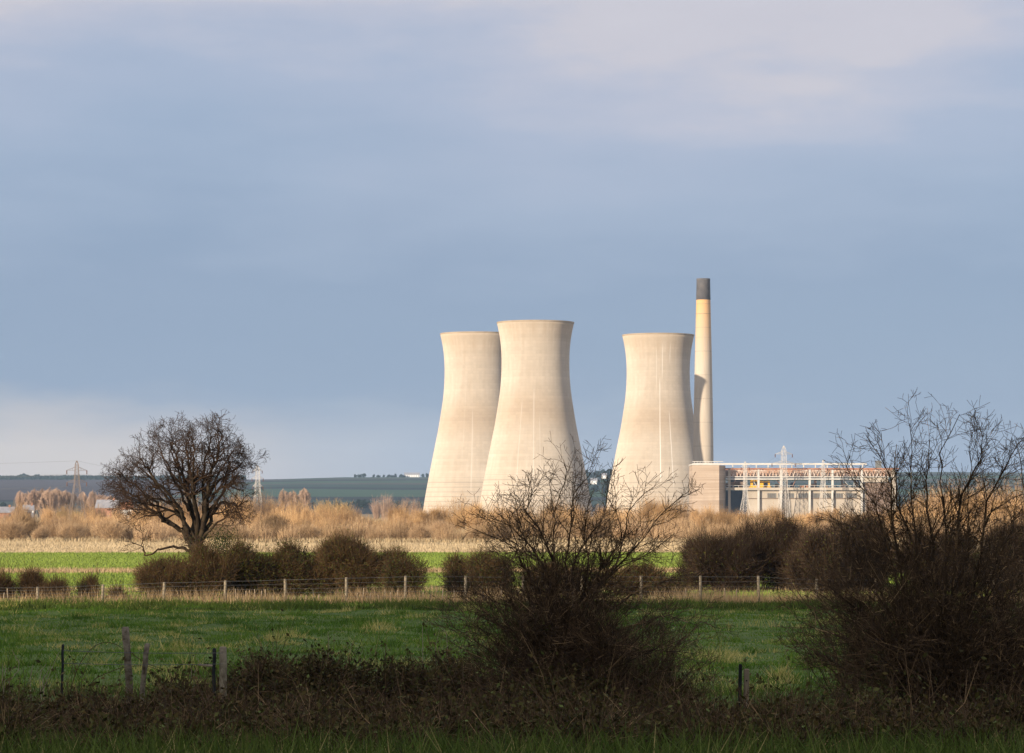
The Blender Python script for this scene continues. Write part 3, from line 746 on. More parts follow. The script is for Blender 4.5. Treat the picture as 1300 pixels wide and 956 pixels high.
def wood_parts(out, thick, origin, rng, root, mat_t, mat_c, nt_='trunk', nc='crown'):
    a = [(o_, i) for i, o_ in enumerate(out)]
    big = [o_ for o_ in out if o_[2] >= thick]; small = [o_ for o_ in out if o_[2] < thick]
    for nm, lst, mt, k_ in ((nt_, big, mat_t, 7), (nc, small, mat_c, 3)):
        if not lst: continue
        mb = MB(); p0 = np.array([o_[0] for o_ in lst]); p1 = np.array([o_[1] for o_ in lst])
        r0 = np.array([o_[2] for o_ in lst]); r1 = np.array([o_[3] for o_ in lst])
        dd = p1 - p0; p1 = p1 + dd * .04
        mid = r0 > .012
        tn = np.clip(rng.normal(.45, .24, len(lst)), 0, 1)
        if nm == nt_: mb.segs(p0, p1, r0, r1, k_, tn)
        else:
            if mid.any(): mb.segs(p0[mid], p1[mid], r0[mid], r1[mid], 5, tn[mid])
            if (~mid).any(): mb.segs(p0[~mid], p1[~mid], r0[~mid], r1[~mid], 3, tn[~mid])
        mb.build(nm, mt, root, smooth=True, origin=origin)

# plant colours
bark = tone_mat('dark_bark', [(0, (0.0180, 0.0118, 0.0069)), (.5, (0.0330, 0.0224, 0.0130)), (1, (0.0540, 0.0393, 0.0231))], 0)
twig_dark = tone_mat('dark_twigs', [(0, (0.0220, 0.0127, 0.0073)), (.5, (0.0426, 0.0240, 0.0130)), (1, (0.0881, 0.0499, 0.0261))], .12)
thorn = tone_mat('hawthorn_twigs', [(0, (0.0260, 0.0164, 0.0086)), (.45, (0.0650, 0.0390, 0.0199)), (.75, (0.1381, 0.0840, 0.0422)), (1, (0.3900, 0.2476, 0.1242))], 0)
hedge_t = tone_mat('hedge_twigs', [(0, (0.0314, 0.0183, 0.0084)), (.5, (0.0672, 0.0383, 0.0163)), (1, (0.1255, 0.0757, 0.0316))], .15)
hedge_l = tone_mat('hedge_leaves', [(0, (0.0230, 0.0324, 0.0056)), (.5, (0.0539, 0.0648, 0.0113)), (1, (0.1090, 0.1013, 0.0197))], .15)
ever_l = tone_mat('evergreen_leaves', [(0, (0.0135, 0.0216, 0.0055)), (.5, (0.0297, 0.0432, 0.0091)), (1, (0.0675, 0.0743, 0.0164))], .15)
bram_l = tone_mat('bramble_leaves', [(0, (0.0272, 0.0238, 0.0076)), (.45, (0.0595, 0.0544, 0.0130)), (.75, (0.0935, 0.0595, 0.0194)), (1, (0.1020, 0.1275, 0.0324))], .15)
will_o = tone_mat('orange_willow_twigs', [(0, (0.2376, 0.1365, 0.0610)), (.5, (0.4356, 0.2665, 0.1220)), (1, (0.6600, 0.4420, 0.2196))], 0.3)
will_y = tone_mat('yellow_willow_twigs', [(0, (0.3000, 0.2040, 0.0720)), (.5, (0.4800, 0.3240, 0.1200)), (1, (0.6000, 0.4320, 0.1920))], .14)
pinkt = tone_mat('pink_grey_twigs', [(0, (0.2300, 0.1495, 0.1035)), (.5, (0.4140, 0.2818, 0.1955)), (1, (0.5980, 0.4370, 0.3220))], 0.2)
scrub_t = tone_mat('grey_brown_scrub_twigs', [(0, (0.1755, 0.1105, 0.0600)), (.5, (0.3645, 0.2405, 0.1320)), (1, (0.6210, 0.4420, 0.2520))], 0.34)
green_far = tone_mat('far_tree_leaves', [(0, (0.0070, 0.0144, 0.0114)), (.5, (0.0154, 0.0288, 0.0209)), (1, (0.0280, 0.0440, 0.0285))], .25)
thick_t = tone_mat('thicket_twigs', [(0, (.014, .009, .006)), (.5, (.040, .024, .014)), (.85, (.08, .052, .03)), (1, (.15, .105, .065))], .2)  # twigs darkened in colour where the thicket would catch too much sun
grass_m = tone_mat('pasture_grass', [(0, (0.0525, 0.1071, 0.0098)), (.45, (0.0963, 0.1874, 0.0176)), (.75, (0.1488, 0.2410, 0.0274)), (.88, (0.2275, 0.2678, 0.0489)), (.95, (0.4550, 0.3749, 0.1173)), (1, (0.5600, 0.4641, 0.1564))], 0, (.35, .16), .8, .25)
mead_m = tone_mat('meadow_grass', [(0, (0.1403, 0.2005, 0.0317)), (.5, (0.2145, 0.2896, 0.0493)), (1, (0.3135, 0.3713, 0.0880))], 0, (.06, .2), .8, .25)
dry_m = tone_mat('dry_grass', [(0, (0.2250, 0.1478, 0.0733)), (.5, (0.3825, 0.2640, 0.1417)), (1, (0.5400, 0.4013, 0.2444))], 0, (.3, .15), .85, .15)
reed_m = tone_mat('pale_reeds', [(0, (0.3206, 0.2357, 0.1288)), (.5, (0.4715, 0.3630, 0.2162)), (1, (0.5847, 0.4715, 0.3036))], 0, (.1, .15), .85, .15)
tuss_m = tone_mat('tussock_grass', [(0, (0.0352, 0.0525, 0.0088)), (.5, (0.0720, 0.1050, 0.0165)), (.8, (0.1280, 0.1500, 0.0330)), (1, (0.3520, 0.2700, 0.1100))], 0, (.5, .2), .85, .2)

# ------------------------------------------------------------------ ground cover (nobody could count it)
rng = np.random.default_rng(21)
def spread(n, y0, y1, margin=6., k_=.2, power=1.):
    u = rng.random(n); y = y0 + (y1 - y0) * u ** power
    x = rng.uniform(-1, 1, n) * (y * k_ + margin)
    return x, y
def pnoise(x, y, s_):
    return (np.sin(x / s_ + 1.3 * np.sin(y / s_ * .7)) + np.sin(y / s_ * 1.3 + 1.7 * np.sin(x / s_ * .6 + 2)) + np.sin((x + y) / s_ * .53 + 1)) / 3
mb = MB()
x, y = spread(200000, 66, 141, 5, .2, .85); hf = .045 + .06 * np.clip(pnoise(x, y * .6, 1.6) + .2, 0, 1) + .04 * rng.random(len(x))
tn = np.clip(rng.normal(.42, .15, len(x)) + .16 * pnoise(x, y * .5, 4.5) + .12 * pnoise(x, y * .7, 1.1), 0, .86); tn[rng.random(len(x)) < .03] = .97
mb.blades(np.stack((x, y, gz(y) - .02 + GN(x, y)), 1), hf, .04, rng, tn, .6)
# scattered hummocks of longer, paler grass, heaped in the middle
hx, hy = spread(1100, 68, 138, 2, .19, .9)
for i in range(len(hx)):
    n = rng.integers(20, 110); sx_ = rng.uniform(.25, .9); q = rng.normal(0, 1, (n, 2)) * (sx_, .2)
    P = np.stack((hx[i] + q[:, 0], hy[i] + q[:, 1], gz(hy[i] + q[:, 1]) + GN(hx[i] + q[:, 0], hy[i] + q[:, 1])), 1)
    big = rng.uniform(.10, .30) if i % 9 else .5
    hh = big * np.exp(-(q[:, 0] / sx_) ** 2 * .6) * rng.uniform(.6, 1.1, n) + .04
    k_ = rng.random(); mid = .96 if k_ < .28 else (.72 if k_ < .6 else .2)
    mb.blades(P, hh, .03, rng, np.clip(rng.normal(mid, .10, n), 0, 1), .6)
tag(mb.build('pasture_grass', grass_m), kind='stuff')
mb = MB()
x, y = spread(60000, 8, 70, 3, .21, 1.)
tn = np.clip(rng.normal(.4, .25, len(x)), 0, 1)
mb.blades(np.stack((x, y, gz(y) - .02), 1), rng.uniform(.15, .5, len(x)), .02, rng, tn, .5)
tag(mb.build('bank_grass', tuss_m), kind='stuff')
mb = MB()
x, y = spread(260000, 143, 302, 8, .2)
keep = ~((y > 206) & (y < 214 + 2 * pnoise(x, y, 9))); x, y = x[keep], y[keep]
mb.blades(np.stack((x, y, np.zeros(len(x))), 1), rng.uniform(.10, .22, len(x)), .07, rng, np.clip(rng.normal(.5, .18, len(x)), 0, 1), .3)
tag(mb.build('meadow_grass', mead_m), kind='stuff')
mb = MB()
x, y = spread(20000, 206, 215, 8, .2); y = y + 2.2 * pnoise(x, x * 0, 7)
mb.blades(np.stack((x, y, np.zeros(len(x))), 1), rng.uniform(.2, .42, len(x)), .06, rng, np.clip(rng.normal(.6, .2, len(x)), 0, 1), .3)
x, y = spread(9000, 160, 164, 8, .2); y = y + 1.2 * pnoise(x, x * 0, 5)
mb.blades(np.stack((x, y, np.zeros(len(x))), 1), rng.uniform(.15, .4, len(x)), .05, rng, np.clip(rng.normal(.6, .2, len(x)), 0, 1), .3)
x, y = spread(26000, 138.6, 144, 3, .2)                       # dead grass along the fence
keep = (x > -14) | (rng.random(len(x)) < .45); x, y = x[keep], y[keep]
hh = rng.uniform(.2, .8, len(x)) * (.65 + .5 * (pnoise(x, y, 1.3) > 0))
mb.blades(np.stack((x, y, np.zeros(len(x))), 1), hh, .028, rng, np.clip(rng.normal(.3, .22, len(x)), 0, 1), .35)
tag(mb.build('dry_grass', dry_m), kind='stuff')
mb = MB()
x, y = spread(30000, 130.5, 139.6, 3, .2); tz = np.clip(pnoise(x * 1.0, y * 1.6, 1.0) + .35, 0, 1)
mb.blades(np.stack((x, y, np.zeros(len(x))), 1), .12 + .42 * tz * rng.uniform(.5, 1, len(x)), .05, rng, np.clip(rng.normal(.38, .2, len(x)), 0, 1), .45)
tag(mb.build('tussock_grass', tuss_m), kind='stuff')
mb = MB()
x, y = spread(130000, 302, 396, 10, .2, 1.3)
y = y + 5 * pnoise(x, x * 0, 11) * np.clip((396 - y) / 60, 0, 1)
mb.blades(np.stack((x, y, np.zeros(len(x))), 1), rng.uniform(.12, .42, len(x)) * (.7 + .5 * (pnoise(x, y, 14) > .2)), .07, rng, np.clip(rng.normal(.6, .2, len(x)), 0, 1), .18)
x, y = spread(110000, 390, 1250, 20, .2, 1.8)
mb.blades(np.stack((x, y, np.zeros(len(x))), 1), rng.uniform(.3, .8, len(x)) * (1 + (y > 450)), .16, rng, np.clip(rng.normal(.3, .25, len(x)), 0, 1), .2)
tag(mb.build('reeds', reed_m), kind='stuff')

# ------------------------------------------------------------------ far scrub, willows, trees
def variant(fn, n): return [fn(np.random.default_rng(100 + i * 7)) for i in range(n)]
def place_kind(name, protos, spots, label, cat, group):
    """protos: objects already linked; the first use of each keeps the original"""
    used = set()
    for i, (x, y, z, sx, sz, which) in enumerate(spots):
        p = protos[which % len(protos)]
        o = p if which % len(protos) not in used else copy_tree(p)
        used.add(which % len(protos))
        o.location = (x, y, z); o.scale = (sx, sx, sz); o.rotation_euler.z = (i * 2.399) % 6.283
        tag(o, label, cat, group)
def bush_proto(name, seed, rx, ry, h, twigs, leaves, r, mt, ml=None, **kw):
    g_ = np.random.default_rng(seed)
    if kw: mb, lf = bush(g_, rx, ry, h, twigs, leaves, r, **kw)
    else: mb, lf = withies(g_, rx, ry, h, twigs, r)
    root = bpy.data.objects.new(name, None); C.objects.link(root)
    mb.build('stems', mt, root)
    if lf: lf.build('foliage', ml, root)
    return root
def tree_proto(name, seed, h, rad, twigs, r, mt, mtr, **kw):
    g_ = np.random.default_rng(seed)
    if kw.pop('rods', False):
        tr = MB(); tr.tube([(0, 0, 0), (.1, 0, h * .3), (.05, .1, h * .6)], [.22, .15, .06], 6)
        cr_, _ = withies(g_, rad, rad, h, twigs, r, 10)
    else: tr, cr_ = broom(g_, h, rad, twigs, r, **kw)
    root = bpy.data.objects.new(name, None); C.objects.link(root)
    tr.build('trunk', mtr, root); cr_.build('crown', mt, root)
    return root
scr = [bush_proto('scrub_bush', 200 + i, 2.9, 2.2, 3.3, 3000, 0, .012, scrub_t, tl=.9, up=1.0, lob=14, stems=20) if i % 2 else bush_proto('scrub_bush', 200 + i, 2.9, 2.2, 3.45 + .3 * (i % 3), 400, 0, .014, scrub_t) for i in range(6)]
spots = []; rn = np.random.default_rng(5)
for row, (Y, n, s0, s1) in enumerate(((404, 40, .6, 1.05), (432, 40, .8, 1.3))):
    for i in range(n):
        px = -20 + 1340 * (i + rn.uniform(.1, .9)) / n
        if 640 < px < 700 and row == 0: continue
        s_ = rn.uniform(s0, s1); yy = Y + rn.uniform(-9, 9)
        spots.append(((px - HX) * yy / F, yy, 0, s_ * 1.05, s_ * .95, int(rn.integers(6))))
place_kind('scrub_bush', scr, spots, 'low grey-brown scrub bush in the row behind the pale reeds', 'bush', 'grey-brown scrub behind the reeds')
wil = [bush_proto('willow_bush', 300 + i, 3.4, 2.8, 5.8, 3600, 0, .015, will_o, tl=1.3, up=1.6, lob=15, stems=24) if i in (1, 4) else bush_proto('willow_bush', 300 + i, 3.4 - .5 * (i % 2), 2.8, 5.5 + .7 * (i % 3), 460, 0, .017, will_o) for i in range(5)]
spots = []
for row, (Y, n, s0, s1) in enumerate(((540, 42, .55, .95), (640, 42, .7, 1.2), (800, 38, .8, 1.25))):
    for i in range(n):
        px = -20 + 1340 * (i + rn.uniform(.1, .9)) / n; yy = Y + rn.uniform(-22, 22); s_ = rn.uniform(s0, s1)
        if 880 < px < 1160: s_ *= .8
        if px < 150: s_ *= .62
        if 440 < px < 560: s_ *= .78
        spots.append(((px - HX) * yy / F, yy, 0, s_ * 1.1, s_, int(rn.integers(5))))
place_kind('willow_bush', wil, spots, 'leafless orange willow bush in the broad thicket before the towers', 'bush', 'orange willow thicket')
wt = [tree_proto('willow_tree', 400 + i, 10, 3.2, 330, .03, will_o, bark, rods=True) for i in range(3)]
spots = []
for i, (px, yt) in enumerate(((306, 640), (330, 622), (345, 628), (380, 631), (10, 643), (26, 634), (60, 641), (84, 638), (112, 636), (126, 640), (150, 640), (172, 642), (200, 640), (560, 640), (700, 640), (730, 641), (865, 633), (900, 639), (1180, 618), (1200, 612), (1225, 610), (1250, 608), (1275, 612), (1298, 608), (1165, 625))):
    Y = 1090 + (i * 37) % 160
    if px > 1100: Y = 900 + (i * 37) % 120
    if 540 < px < 910: Y = 1020 + (i * 29) % 100
    hh = EYE + (HY - yt) * Y / F
    spots.append(((px - HX) * Y / F, Y, 0, hh / 10 * 1.15, hh / 10, i))
place_kind('willow_tree', wt, spots, 'bare orange willow tree rising above the thicket', 'tree', 'orange willow trees')
yt_ = [tree_proto('yellow_willow', 430 + i, 9, 3.3, 330, .028, will_y, bark, rods=True) for i in range(2)]
spots = []
for i, (px, yt) in enumerate(((408, 634), (424, 632), (437, 636), (98, 645), (78, 643))):
    Y = 1010 + i * 18; hh = EYE + (HY - yt) * Y / F; spots.append(((px - HX) * Y / F, Y, 0, hh / 9 * 1.1, hh / 9, i))
place_kind('yellow_willow', yt_, spots[:3], 'rounded golden willow left of the four narrow poplars', 'tree', 'golden willows near the poplars')
for i, sp_ in enumerate(spots[3:]):
    o = copy_tree(yt_[i % 2]); o.location = sp_[:3]; o.scale = (sp_[3], sp_[3], sp_[4])
    tag(o, ('golden willow at the foot of the brown pylon, right of its legs', 'golden willow at the foot of the brown pylon, left of its legs')[i], 'tree'); o.pop('group', None) if hasattr(o, 'pop') else None
pk = [tree_proto('bare_tree', 450 + i, 13, 4.2, 3000, .034, pinkt, bark, low=.2, shape=.6, spread=.5) for i in range(3)]
spots = []
for i, (px, yt) in enumerate(((26, 623), (44, 619.5), (54, 620), (64, 619), (73, 619), (84, 622), (118, 622), (132, 627), (146, 630), (35, 624), (49, 622), (59, 623), (69, 621), (92, 625), (105, 624), (125, 626), (139, 628))):
    Y = 1260 + (i * 23) % 60; hh = EYE + (HY - yt) * Y / F; spots.append(((px - HX) * Y / F, Y, 0, hh / 13 * (1.0 if px < 100 else .8), hh / 13, i))
place_kind('bare_tree', pk, spots, 'tall bare pinkish tree in the clump behind the brown pylon', 'tree', 'tall pink-grey trees behind the brown pylon')
spots = []
for i, (px, yt) in enumerate(((360, 621), (371, 622), (386, 619.5))):
    o = copy_tree(pk[i]); Y = 1240; hh = EYE + (HY - yt) * Y / F
    o.location = ((px - HX) * Y / F, Y, 0); o.scale = (hh / 13 * .9, hh / 13 * .9, hh / 13); o.rotation_euler.z = i
    tag(o, 'tall bare pinkish tree above the willows right of the distant pylon', 'tree', 'pink-grey trees right of the distant pylon')
pop = [tree_proto('poplar', 470 + i, 12.6, w_ * .8, (240, 340)[i], .033, pinkt, bark, rods=True) for i, w_ in enumerate((1.3, 3.1))]
for i, (px, yt, wh, sx, lb) in enumerate(((478, 630, 0, 1, 'narrow bare poplar, leftmost in the row of four'), (491, 626.5, 1, .9, 'broad bare poplar, widest in the row of four'),
                            (514, 630, 0, 1.05, 'narrow bare poplar right of the broad one'), (527, 631, 0, 1, 'narrow bare poplar nearest the left cooling tower'))):
    Y = 1150; hh = EYE + (HY - yt) * Y / F
    o = pop[wh] if i < 2 else copy_tree(pop[wh])
    o.location = ((px - HX) * Y / F, Y, 0); o.scale = (sx * hh / 12, sx * hh / 12, hh / 12); o.rotation_euler.z = i * 1.7
    tag(o, lb, 'tree', 'row of four poplars')

# skyline trees, woods on the far hill
def far_tree(seed, w_=1.0):
    g_ = np.random.default_rng(seed); mb = MB(); LB = np.array(lobes(g_, 5 * w_, 5 * w_, 9, 9)); n = 420
    l = LB[g_.integers(len(LB), size=n)]; d = g_.normal(size=(n, 3)); d /= np.linalg.norm(d, axis=1, keepdims=True)
    P = l[:, :3] + d * (l[:, 3] * g_.uniform(.6, 1, n))[:, None] * (4.5 * w_, 4.5 * w_, 7)
    P[:, 2] = np.abs(P[:, 2])
    mb.leaves(P, g_.uniform(.7, 1.3, n), g_, np.clip(g_.normal(.5, .25, n), 0, 1))
    root = bpy.data.objects.new('far_tree', None); C.objects.link(root)
    tr = MB(); tr.tube([(0, 0, -1), (0, 0, 3), (.2, 0, 6)], [.5, .4, .15], 5)
    tr.build('trunk', bark, root); mb.build('crown', green_far, root)
    return root
ft = [far_tree(500 + i, (1., 1.4, .8)[i]) for i in range(3)]
def hs(px, Y, s_, wh, dz=0): 
    X_ = (px - HX) * Y / F; return (X_, Y, hill_z(X_, Y) - .5 + dz, s_, s_, wh)
place_kind('far_tree', ft, [hs(px, 5040, s_, i) for i, (px, s_) in enumerate(((452, .8), (458, 1.05), (462, 1.0), (475, .75), (481, .8), (487, .7), (493, .75), (498, .8), (502, .95), (508, .8), (511, .9), (537, .9), (541, 1.0), (546, .7), (553, .6)))],
           'dark tree on the skyline by the white farmhouse', 'tree', 'skyline trees by the white farmhouse')
tb = [copy_tree(o) for o in ft]
spots = [hs(px, Y, s_, i) for i, (px, Y, s_) in enumerate(((747, 4700, 1.5), (752, 4600, 1.3), (757, 4650, 1.4), (763, 4500, 1.3), (768, 4600, 1.7), (773, 4400, 1.7), (778, 4500, 1.5), (749, 4000, 1.1), (760, 3900, 1.0), (769, 3900, 1.1), (774, 3700, 1.2), (756, 3500, 1.1), (765, 3400, 1.0)))]
place_kind('far_tree', tb, spots, 'dark tree on the wooded hillside seen between the towers', 'tree', 'trees on the hill between the towers')
tc = [copy_tree(o) for o in ft]
spots = [hs(px, Y, s_, i) for i, (px, Y, s_) in enumerate(((430, 2700, .8), (445, 2720, .9), (455, 2700, 1.0), (463, 2690, 1.1), (470, 2700, .9), (498, 2720, .8), (505, 2700, .9), (520, 2690, .9), (532, 2650, .9), (395, 2720, .7), (380, 2700, .7), (415, 2710, .8),
        (1120, 2600, 1.2), (1150, 2650, 1.3), (1175, 2600, 1.2), (1210, 2650, 1.1), (1240, 2700, 1.1), (1290, 2600, 1.2), (8, 2500, 1.2), (2, 2480, 1.1)))]
place_kind('far_tree', tc, spots, 'dark tree in the hedgerow at the foot of the far fields', 'tree', 'hedgerow trees below the far fields')
mb = MB(); g_ = np.random.default_rng(77); n = 15000
px = g_.uniform(-60, 312, n); Y = g_.uniform(4880, 5120, n); X_ = (px - HX) * Y / F
zz = np.array([hill_z(a_, b_) for a_, b_ in zip(X_, Y)])
hh = 6 + 1.6 * pnoise(X_, Y, 25) + np.where((px > 22) & (px < 38), 4.5, 0) * np.clip(1 - np.abs(px - 30) / 9, 0, 1) + np.where(np.abs(px - 47) < 3, 2.5, 0)
mb.leaves(np.stack((X_, Y, zz + hh * g_.random(n) ** .7), 1), g_.uniform(1.2, 2.4, n), g_, np.clip(g_.normal(.5, .25, n), 0, 1))
tag(mb.build('woods', green_far), kind='stuff')

# ------------------------------------------------------------------ hedge along the far fence
def hedge_bush(px0, px1, ytop, Y, ybase, label, twigs, leaves, mt, ml, name='hedge_bush', up=.6, lob=16, r=.0085, tl=.48, leaf=.045, seed=0, cat='bush', group=None, z0=0.):
    s_ = Y / F; cx = (px0 + px1) / 2; rx = (px1 - px0) / 2 * s_; h = EYE + (HY - ytop) * s_ - z0
    g_ = np.random.default_rng(700 + seed)
    mb, lf = bush(g_, rx * 1.0, rx * .8 if rx < 3 else 2.4, h * .93, twigs, leaves, r, tl=tl, leaf=leaf, up=up, lob=lob, stems=26)
    root = empty(name, ((cx - HX) * s_, Y, z0), label, cat, group)
    mb.build('stems', mt, root)
    if lf: lf.build('foliage', ml, root)
    return root
hedge_bush(163, 262, 706, 148, 0, 'dark twiggy bush left of the big bare tree trunk', 7220, 4000, hedge_t, hedge_l, seed=1)
hedge_bush(228, 304, 688, 147.5, 0, 'brown twiggy bush hiding the foot of the big bare tree', 6840, 5600, hedge_t, hedge_l, seed=21, up=1.2)
hedge_bush(262, 345, 680, 149, 0, 'dense olive bush directly right of the big bare tree trunk', 8550, 19200, hedge_t, hedge_l, seed=2, lob=18)
hedge_bush(325, 410, 681, 150, 0, 'dense olive bush between the bare tree and the brown domed bush', 7600, 16000, hedge_t, hedge_l, seed=3, lob=18)
hedge_bush(383, 530, 668, 150, 0, 'broad domed brown bush behind the far fence', 14250, 12000, hedge_t, hedge_l, seed=4, lob=20)
hedge_bush(485, 545, 700, 147, 0, 'low dark green bush at the right foot of the brown domed bush', 3800, 7200, hedge_t, ever_l, seed=5)
hedge_bush(538, 652, 690, 150, 0, 'dark ragged evergreen bush left of the central thorn bush', 7220, 12000, hedge_t, ever_l, seed=6, lob=11)
hedge_bush(640, 760, 712, 151, 0, 'low dark bush hidden behind the central thorn bush, left of its middle', 6650, 9600, hedge_t, ever_l, seed=7)
hedge_bush(745, 880, 718, 151, 0, 'low dark bush behind the right side of the central thorn bush', 6650, 9600, hedge_t, ever_l, seed=8)
hedge_bush(862, 965, 668, 160, 0, 'tall reddish-brown thicket behind the fence, left of its neighbour', 16625, 4800, thick_t, hedge_l, seed=9, up=1.1, tl=.62, r=.009, lob=24)
hedge_bush(925, 1055, 650, 162, 0, 'tall reddish-brown thicket behind the fence below the pylons', 20187, 4800, thick_t, hedge_l, seed=10, up=1.1, tl=.62, r=.009, lob=26)
hedge_bush(1030, 1150, 648, 160, 0, 'tall brown thicket behind the left side of the big right-hand thorn bush', 20187, 4800, thick_t, hedge_l, seed=11, up=1.1, tl=.62, r=.009, lob=26)
hedge_bush(1135, 1250, 660, 158, 0, 'tall brown thicket behind the middle of the big right-hand thorn bush', 16625, 4800, thick_t, hedge_l, seed=12, up=1.1, tl=.62, r=.009, lob=24)
hedge_bush(1235, 1345, 652, 160, 0, 'tall brown thicket at the right edge behind the fence', 16625, 4800, thick_t, hedge_l, seed=13, up=1.1, tl=.62, r=.009, lob=24)
hedge_bush(1000, 1085, 656, 157, 0, 'ragged brown thicket filling the gap left of the big right-hand thorn bush', 8000, 3000, thick_t, hedge_l, seed=22, up=1.1, tl=.62, r=.009, lob=24)
hedge_bush(18, 62, 724, 146, 0, 'small rounded bare bush behind the leftmost fence post', 2850, 0, hedge_t, None, seed=14, r=.008)
hedge_bush(50, 88, 737, 145, 0, 'small low bare bush between the two leftmost fence posts', 1710, 0, hedge_t, None, seed=15, r=.008)
hedge_bush(-30, 20, 732, 146, 0, 'dark bare bush cut by the left edge of the photo', 3040, 960, hedge_t, hedge_l, seed=16, r=.013)
hedge_bush(97, 130, 731, 148, 0, 'wispy little bare bush beside the second fence post', 722, 0, hedge_t, None, seed=17, r=.008, up=1.2, lob=7)
hedge_bush(140, 158, 752, 145, 0, 'tiny low bare bush between the second and third fence posts', 475, 0, hedge_t, None, seed=18, r=.010)

# ------------------------------------------------------------------ the big bare tree
rnd = random.Random(12); TY = 151.
out = []
PT = dict(levels=5, seg=[.3, .25, .2, .15, .12], jit=[.12, .17, .2, .22, .22], trop=[.02, .03, .03, .02, .0], taper=.72, rmin=.0078,
          num=[2.9, 4.4, 5.6, 5.], start=[.15, .2, .15, .1], ang=[(25, 60), (25, 62), (25, 65), (25, 70)], len=[1.25, .78, .47, .28], rad=[.065, .030, .015, .009], bias=.72)
def z2(l):
    q = [(460 + (a_ - 460) * .89, 640 + (b_ - 640) * (.92 if b_ < 640 else 1)) for a_, b_ in l]
    return [(120 + a_ / 3.54, 510 + b_ / 3.54) for a_, b_ in q]
LIMBS = [([(470, 830), (468, 760), (460, 700), (455, 640)], .46, .40, 0),
 ([(462, 720), (420, 620), (390, 575), (340, 545), (290, 522), (275, 508), (220, 470), (170, 430), (110, 390), (50, 352)], .19, .03, .6),
 ([(450, 660), (420, 590), (400, 530), (380, 460), (330, 400), (270, 340), (225, 270), (195, 225)], .17, .03, -1.4),
 ([(455, 650), (445, 520), (412, 425), (390, 330), (345, 225), (305, 140)], .17, .03, 1.6),
 ([(460, 650), (470, 530), (442, 430), (430, 300), (415, 190), (405, 125)], .16, .025, -.6),
 ([(470, 650), (488, 500), (490, 400), (484, 300), (505, 200), (525, 115)], .18, .025, .9),
 ([(475, 650), (500, 520), (514, 420), (532, 330), (560, 235), (588, 150), (605, 105)], .17, .025, -1.5),
 ([(478, 650), (512, 560), (545, 480), (600, 435), (660, 450), (705, 430)], .14, .025, .6),
 ([(495, 530), (520, 440), (548, 395), (595, 355), (640, 362), (690, 385)], .11, .02, -1.),
 ([(505, 440), (560, 335), (620, 292), (660, 270), (690, 235)], .09, .015, 1.2),
 ([(455, 720), (420, 668), (390, 655), (330, 650), (280, 660), (240, 680), (207, 690), (205, 662), (188, 640)], .10, .025, -1.0),
 ([(290, 522), (255, 440), (180, 380), (105, 305), (62, 270)], .08, .02, -1.5),
 ([(385, 470), (300, 430), (205, 400), (100, 410), (60, 400)], .08, .02, 1.8),
 ([(450, 600), (430, 480), (380, 360), (300, 280), (250, 180)], .12, .02, 2.6),
 ([(470, 600), (460, 460), (450, 320), (468, 210), (462, 125)], .13, .02, -2.6),
 ([(480, 600), (520, 480), (580, 390), (600, 250), (590, 190)], .12, .02, 2.6),
 ([(460, 620), (380, 500), (300, 460), (200, 440), (120, 440)], .10, .02, -2.4),
 ([(480, 620), (560, 540), (620, 500), (650, 480)], .09, .02, -1.6)]
LIMBS += [([(420, 480), (380, 400), (330, 300), (290, 220), (250, 150)], .09, .02, .8), ([(400, 520), (330, 440), (250, 350), (190, 290), (140, 250)], .09, .02, 1.2), ([(500, 430), (550, 330), (600, 230), (640, 180)], .08, .02, .8), ([(500, 500), (570, 420), (640, 320), (670, 300)], .08, .02, -.5), ([(430, 420), (370, 300), (340, 190), (350, 110)], .08, .02, -1.0), ([(350, 550), (260, 500), (190, 500), (130, 470)], .07, .02, .4)]
for i, (l, r0, r1, dp) in enumerate(LIMBS):
    px_limb(rnd, z2(l), TY, r0, r1, dp, out, PT, start=.3 if i == 0 else (.75 if i == 10 else .3), num=9 if i == 0 else (6 if i == 10 else None), wig=.045)
root = empty('bare_tree', at(262, 0, TY) * (1, 1, 0), 'big wide bare tree with a forked dark trunk on the left', 'tree')
og = np.array(root.location)
wood_parts(out, .055, og, rng, root, bark, twig_dark)
print('tree segs', len(out))
# ivy round the fork
g_ = np.random.default_rng(61); mb = MB(); n = 3000
P = at(282, 690, TY - .5) + g_.normal(0, 1, (n, 3)) * (.42, .4, .45); P[: n // 2] = at(258, 715, TY - .5) + g_.normal(0, 1, (n // 2, 3)) * (.5, .4, .6)
mb.leaves(P, .05, g_, np.clip(g_.normal(.4, .25, n), 0, 1)); mb.build('ivy', ever_l, root, origin=og)

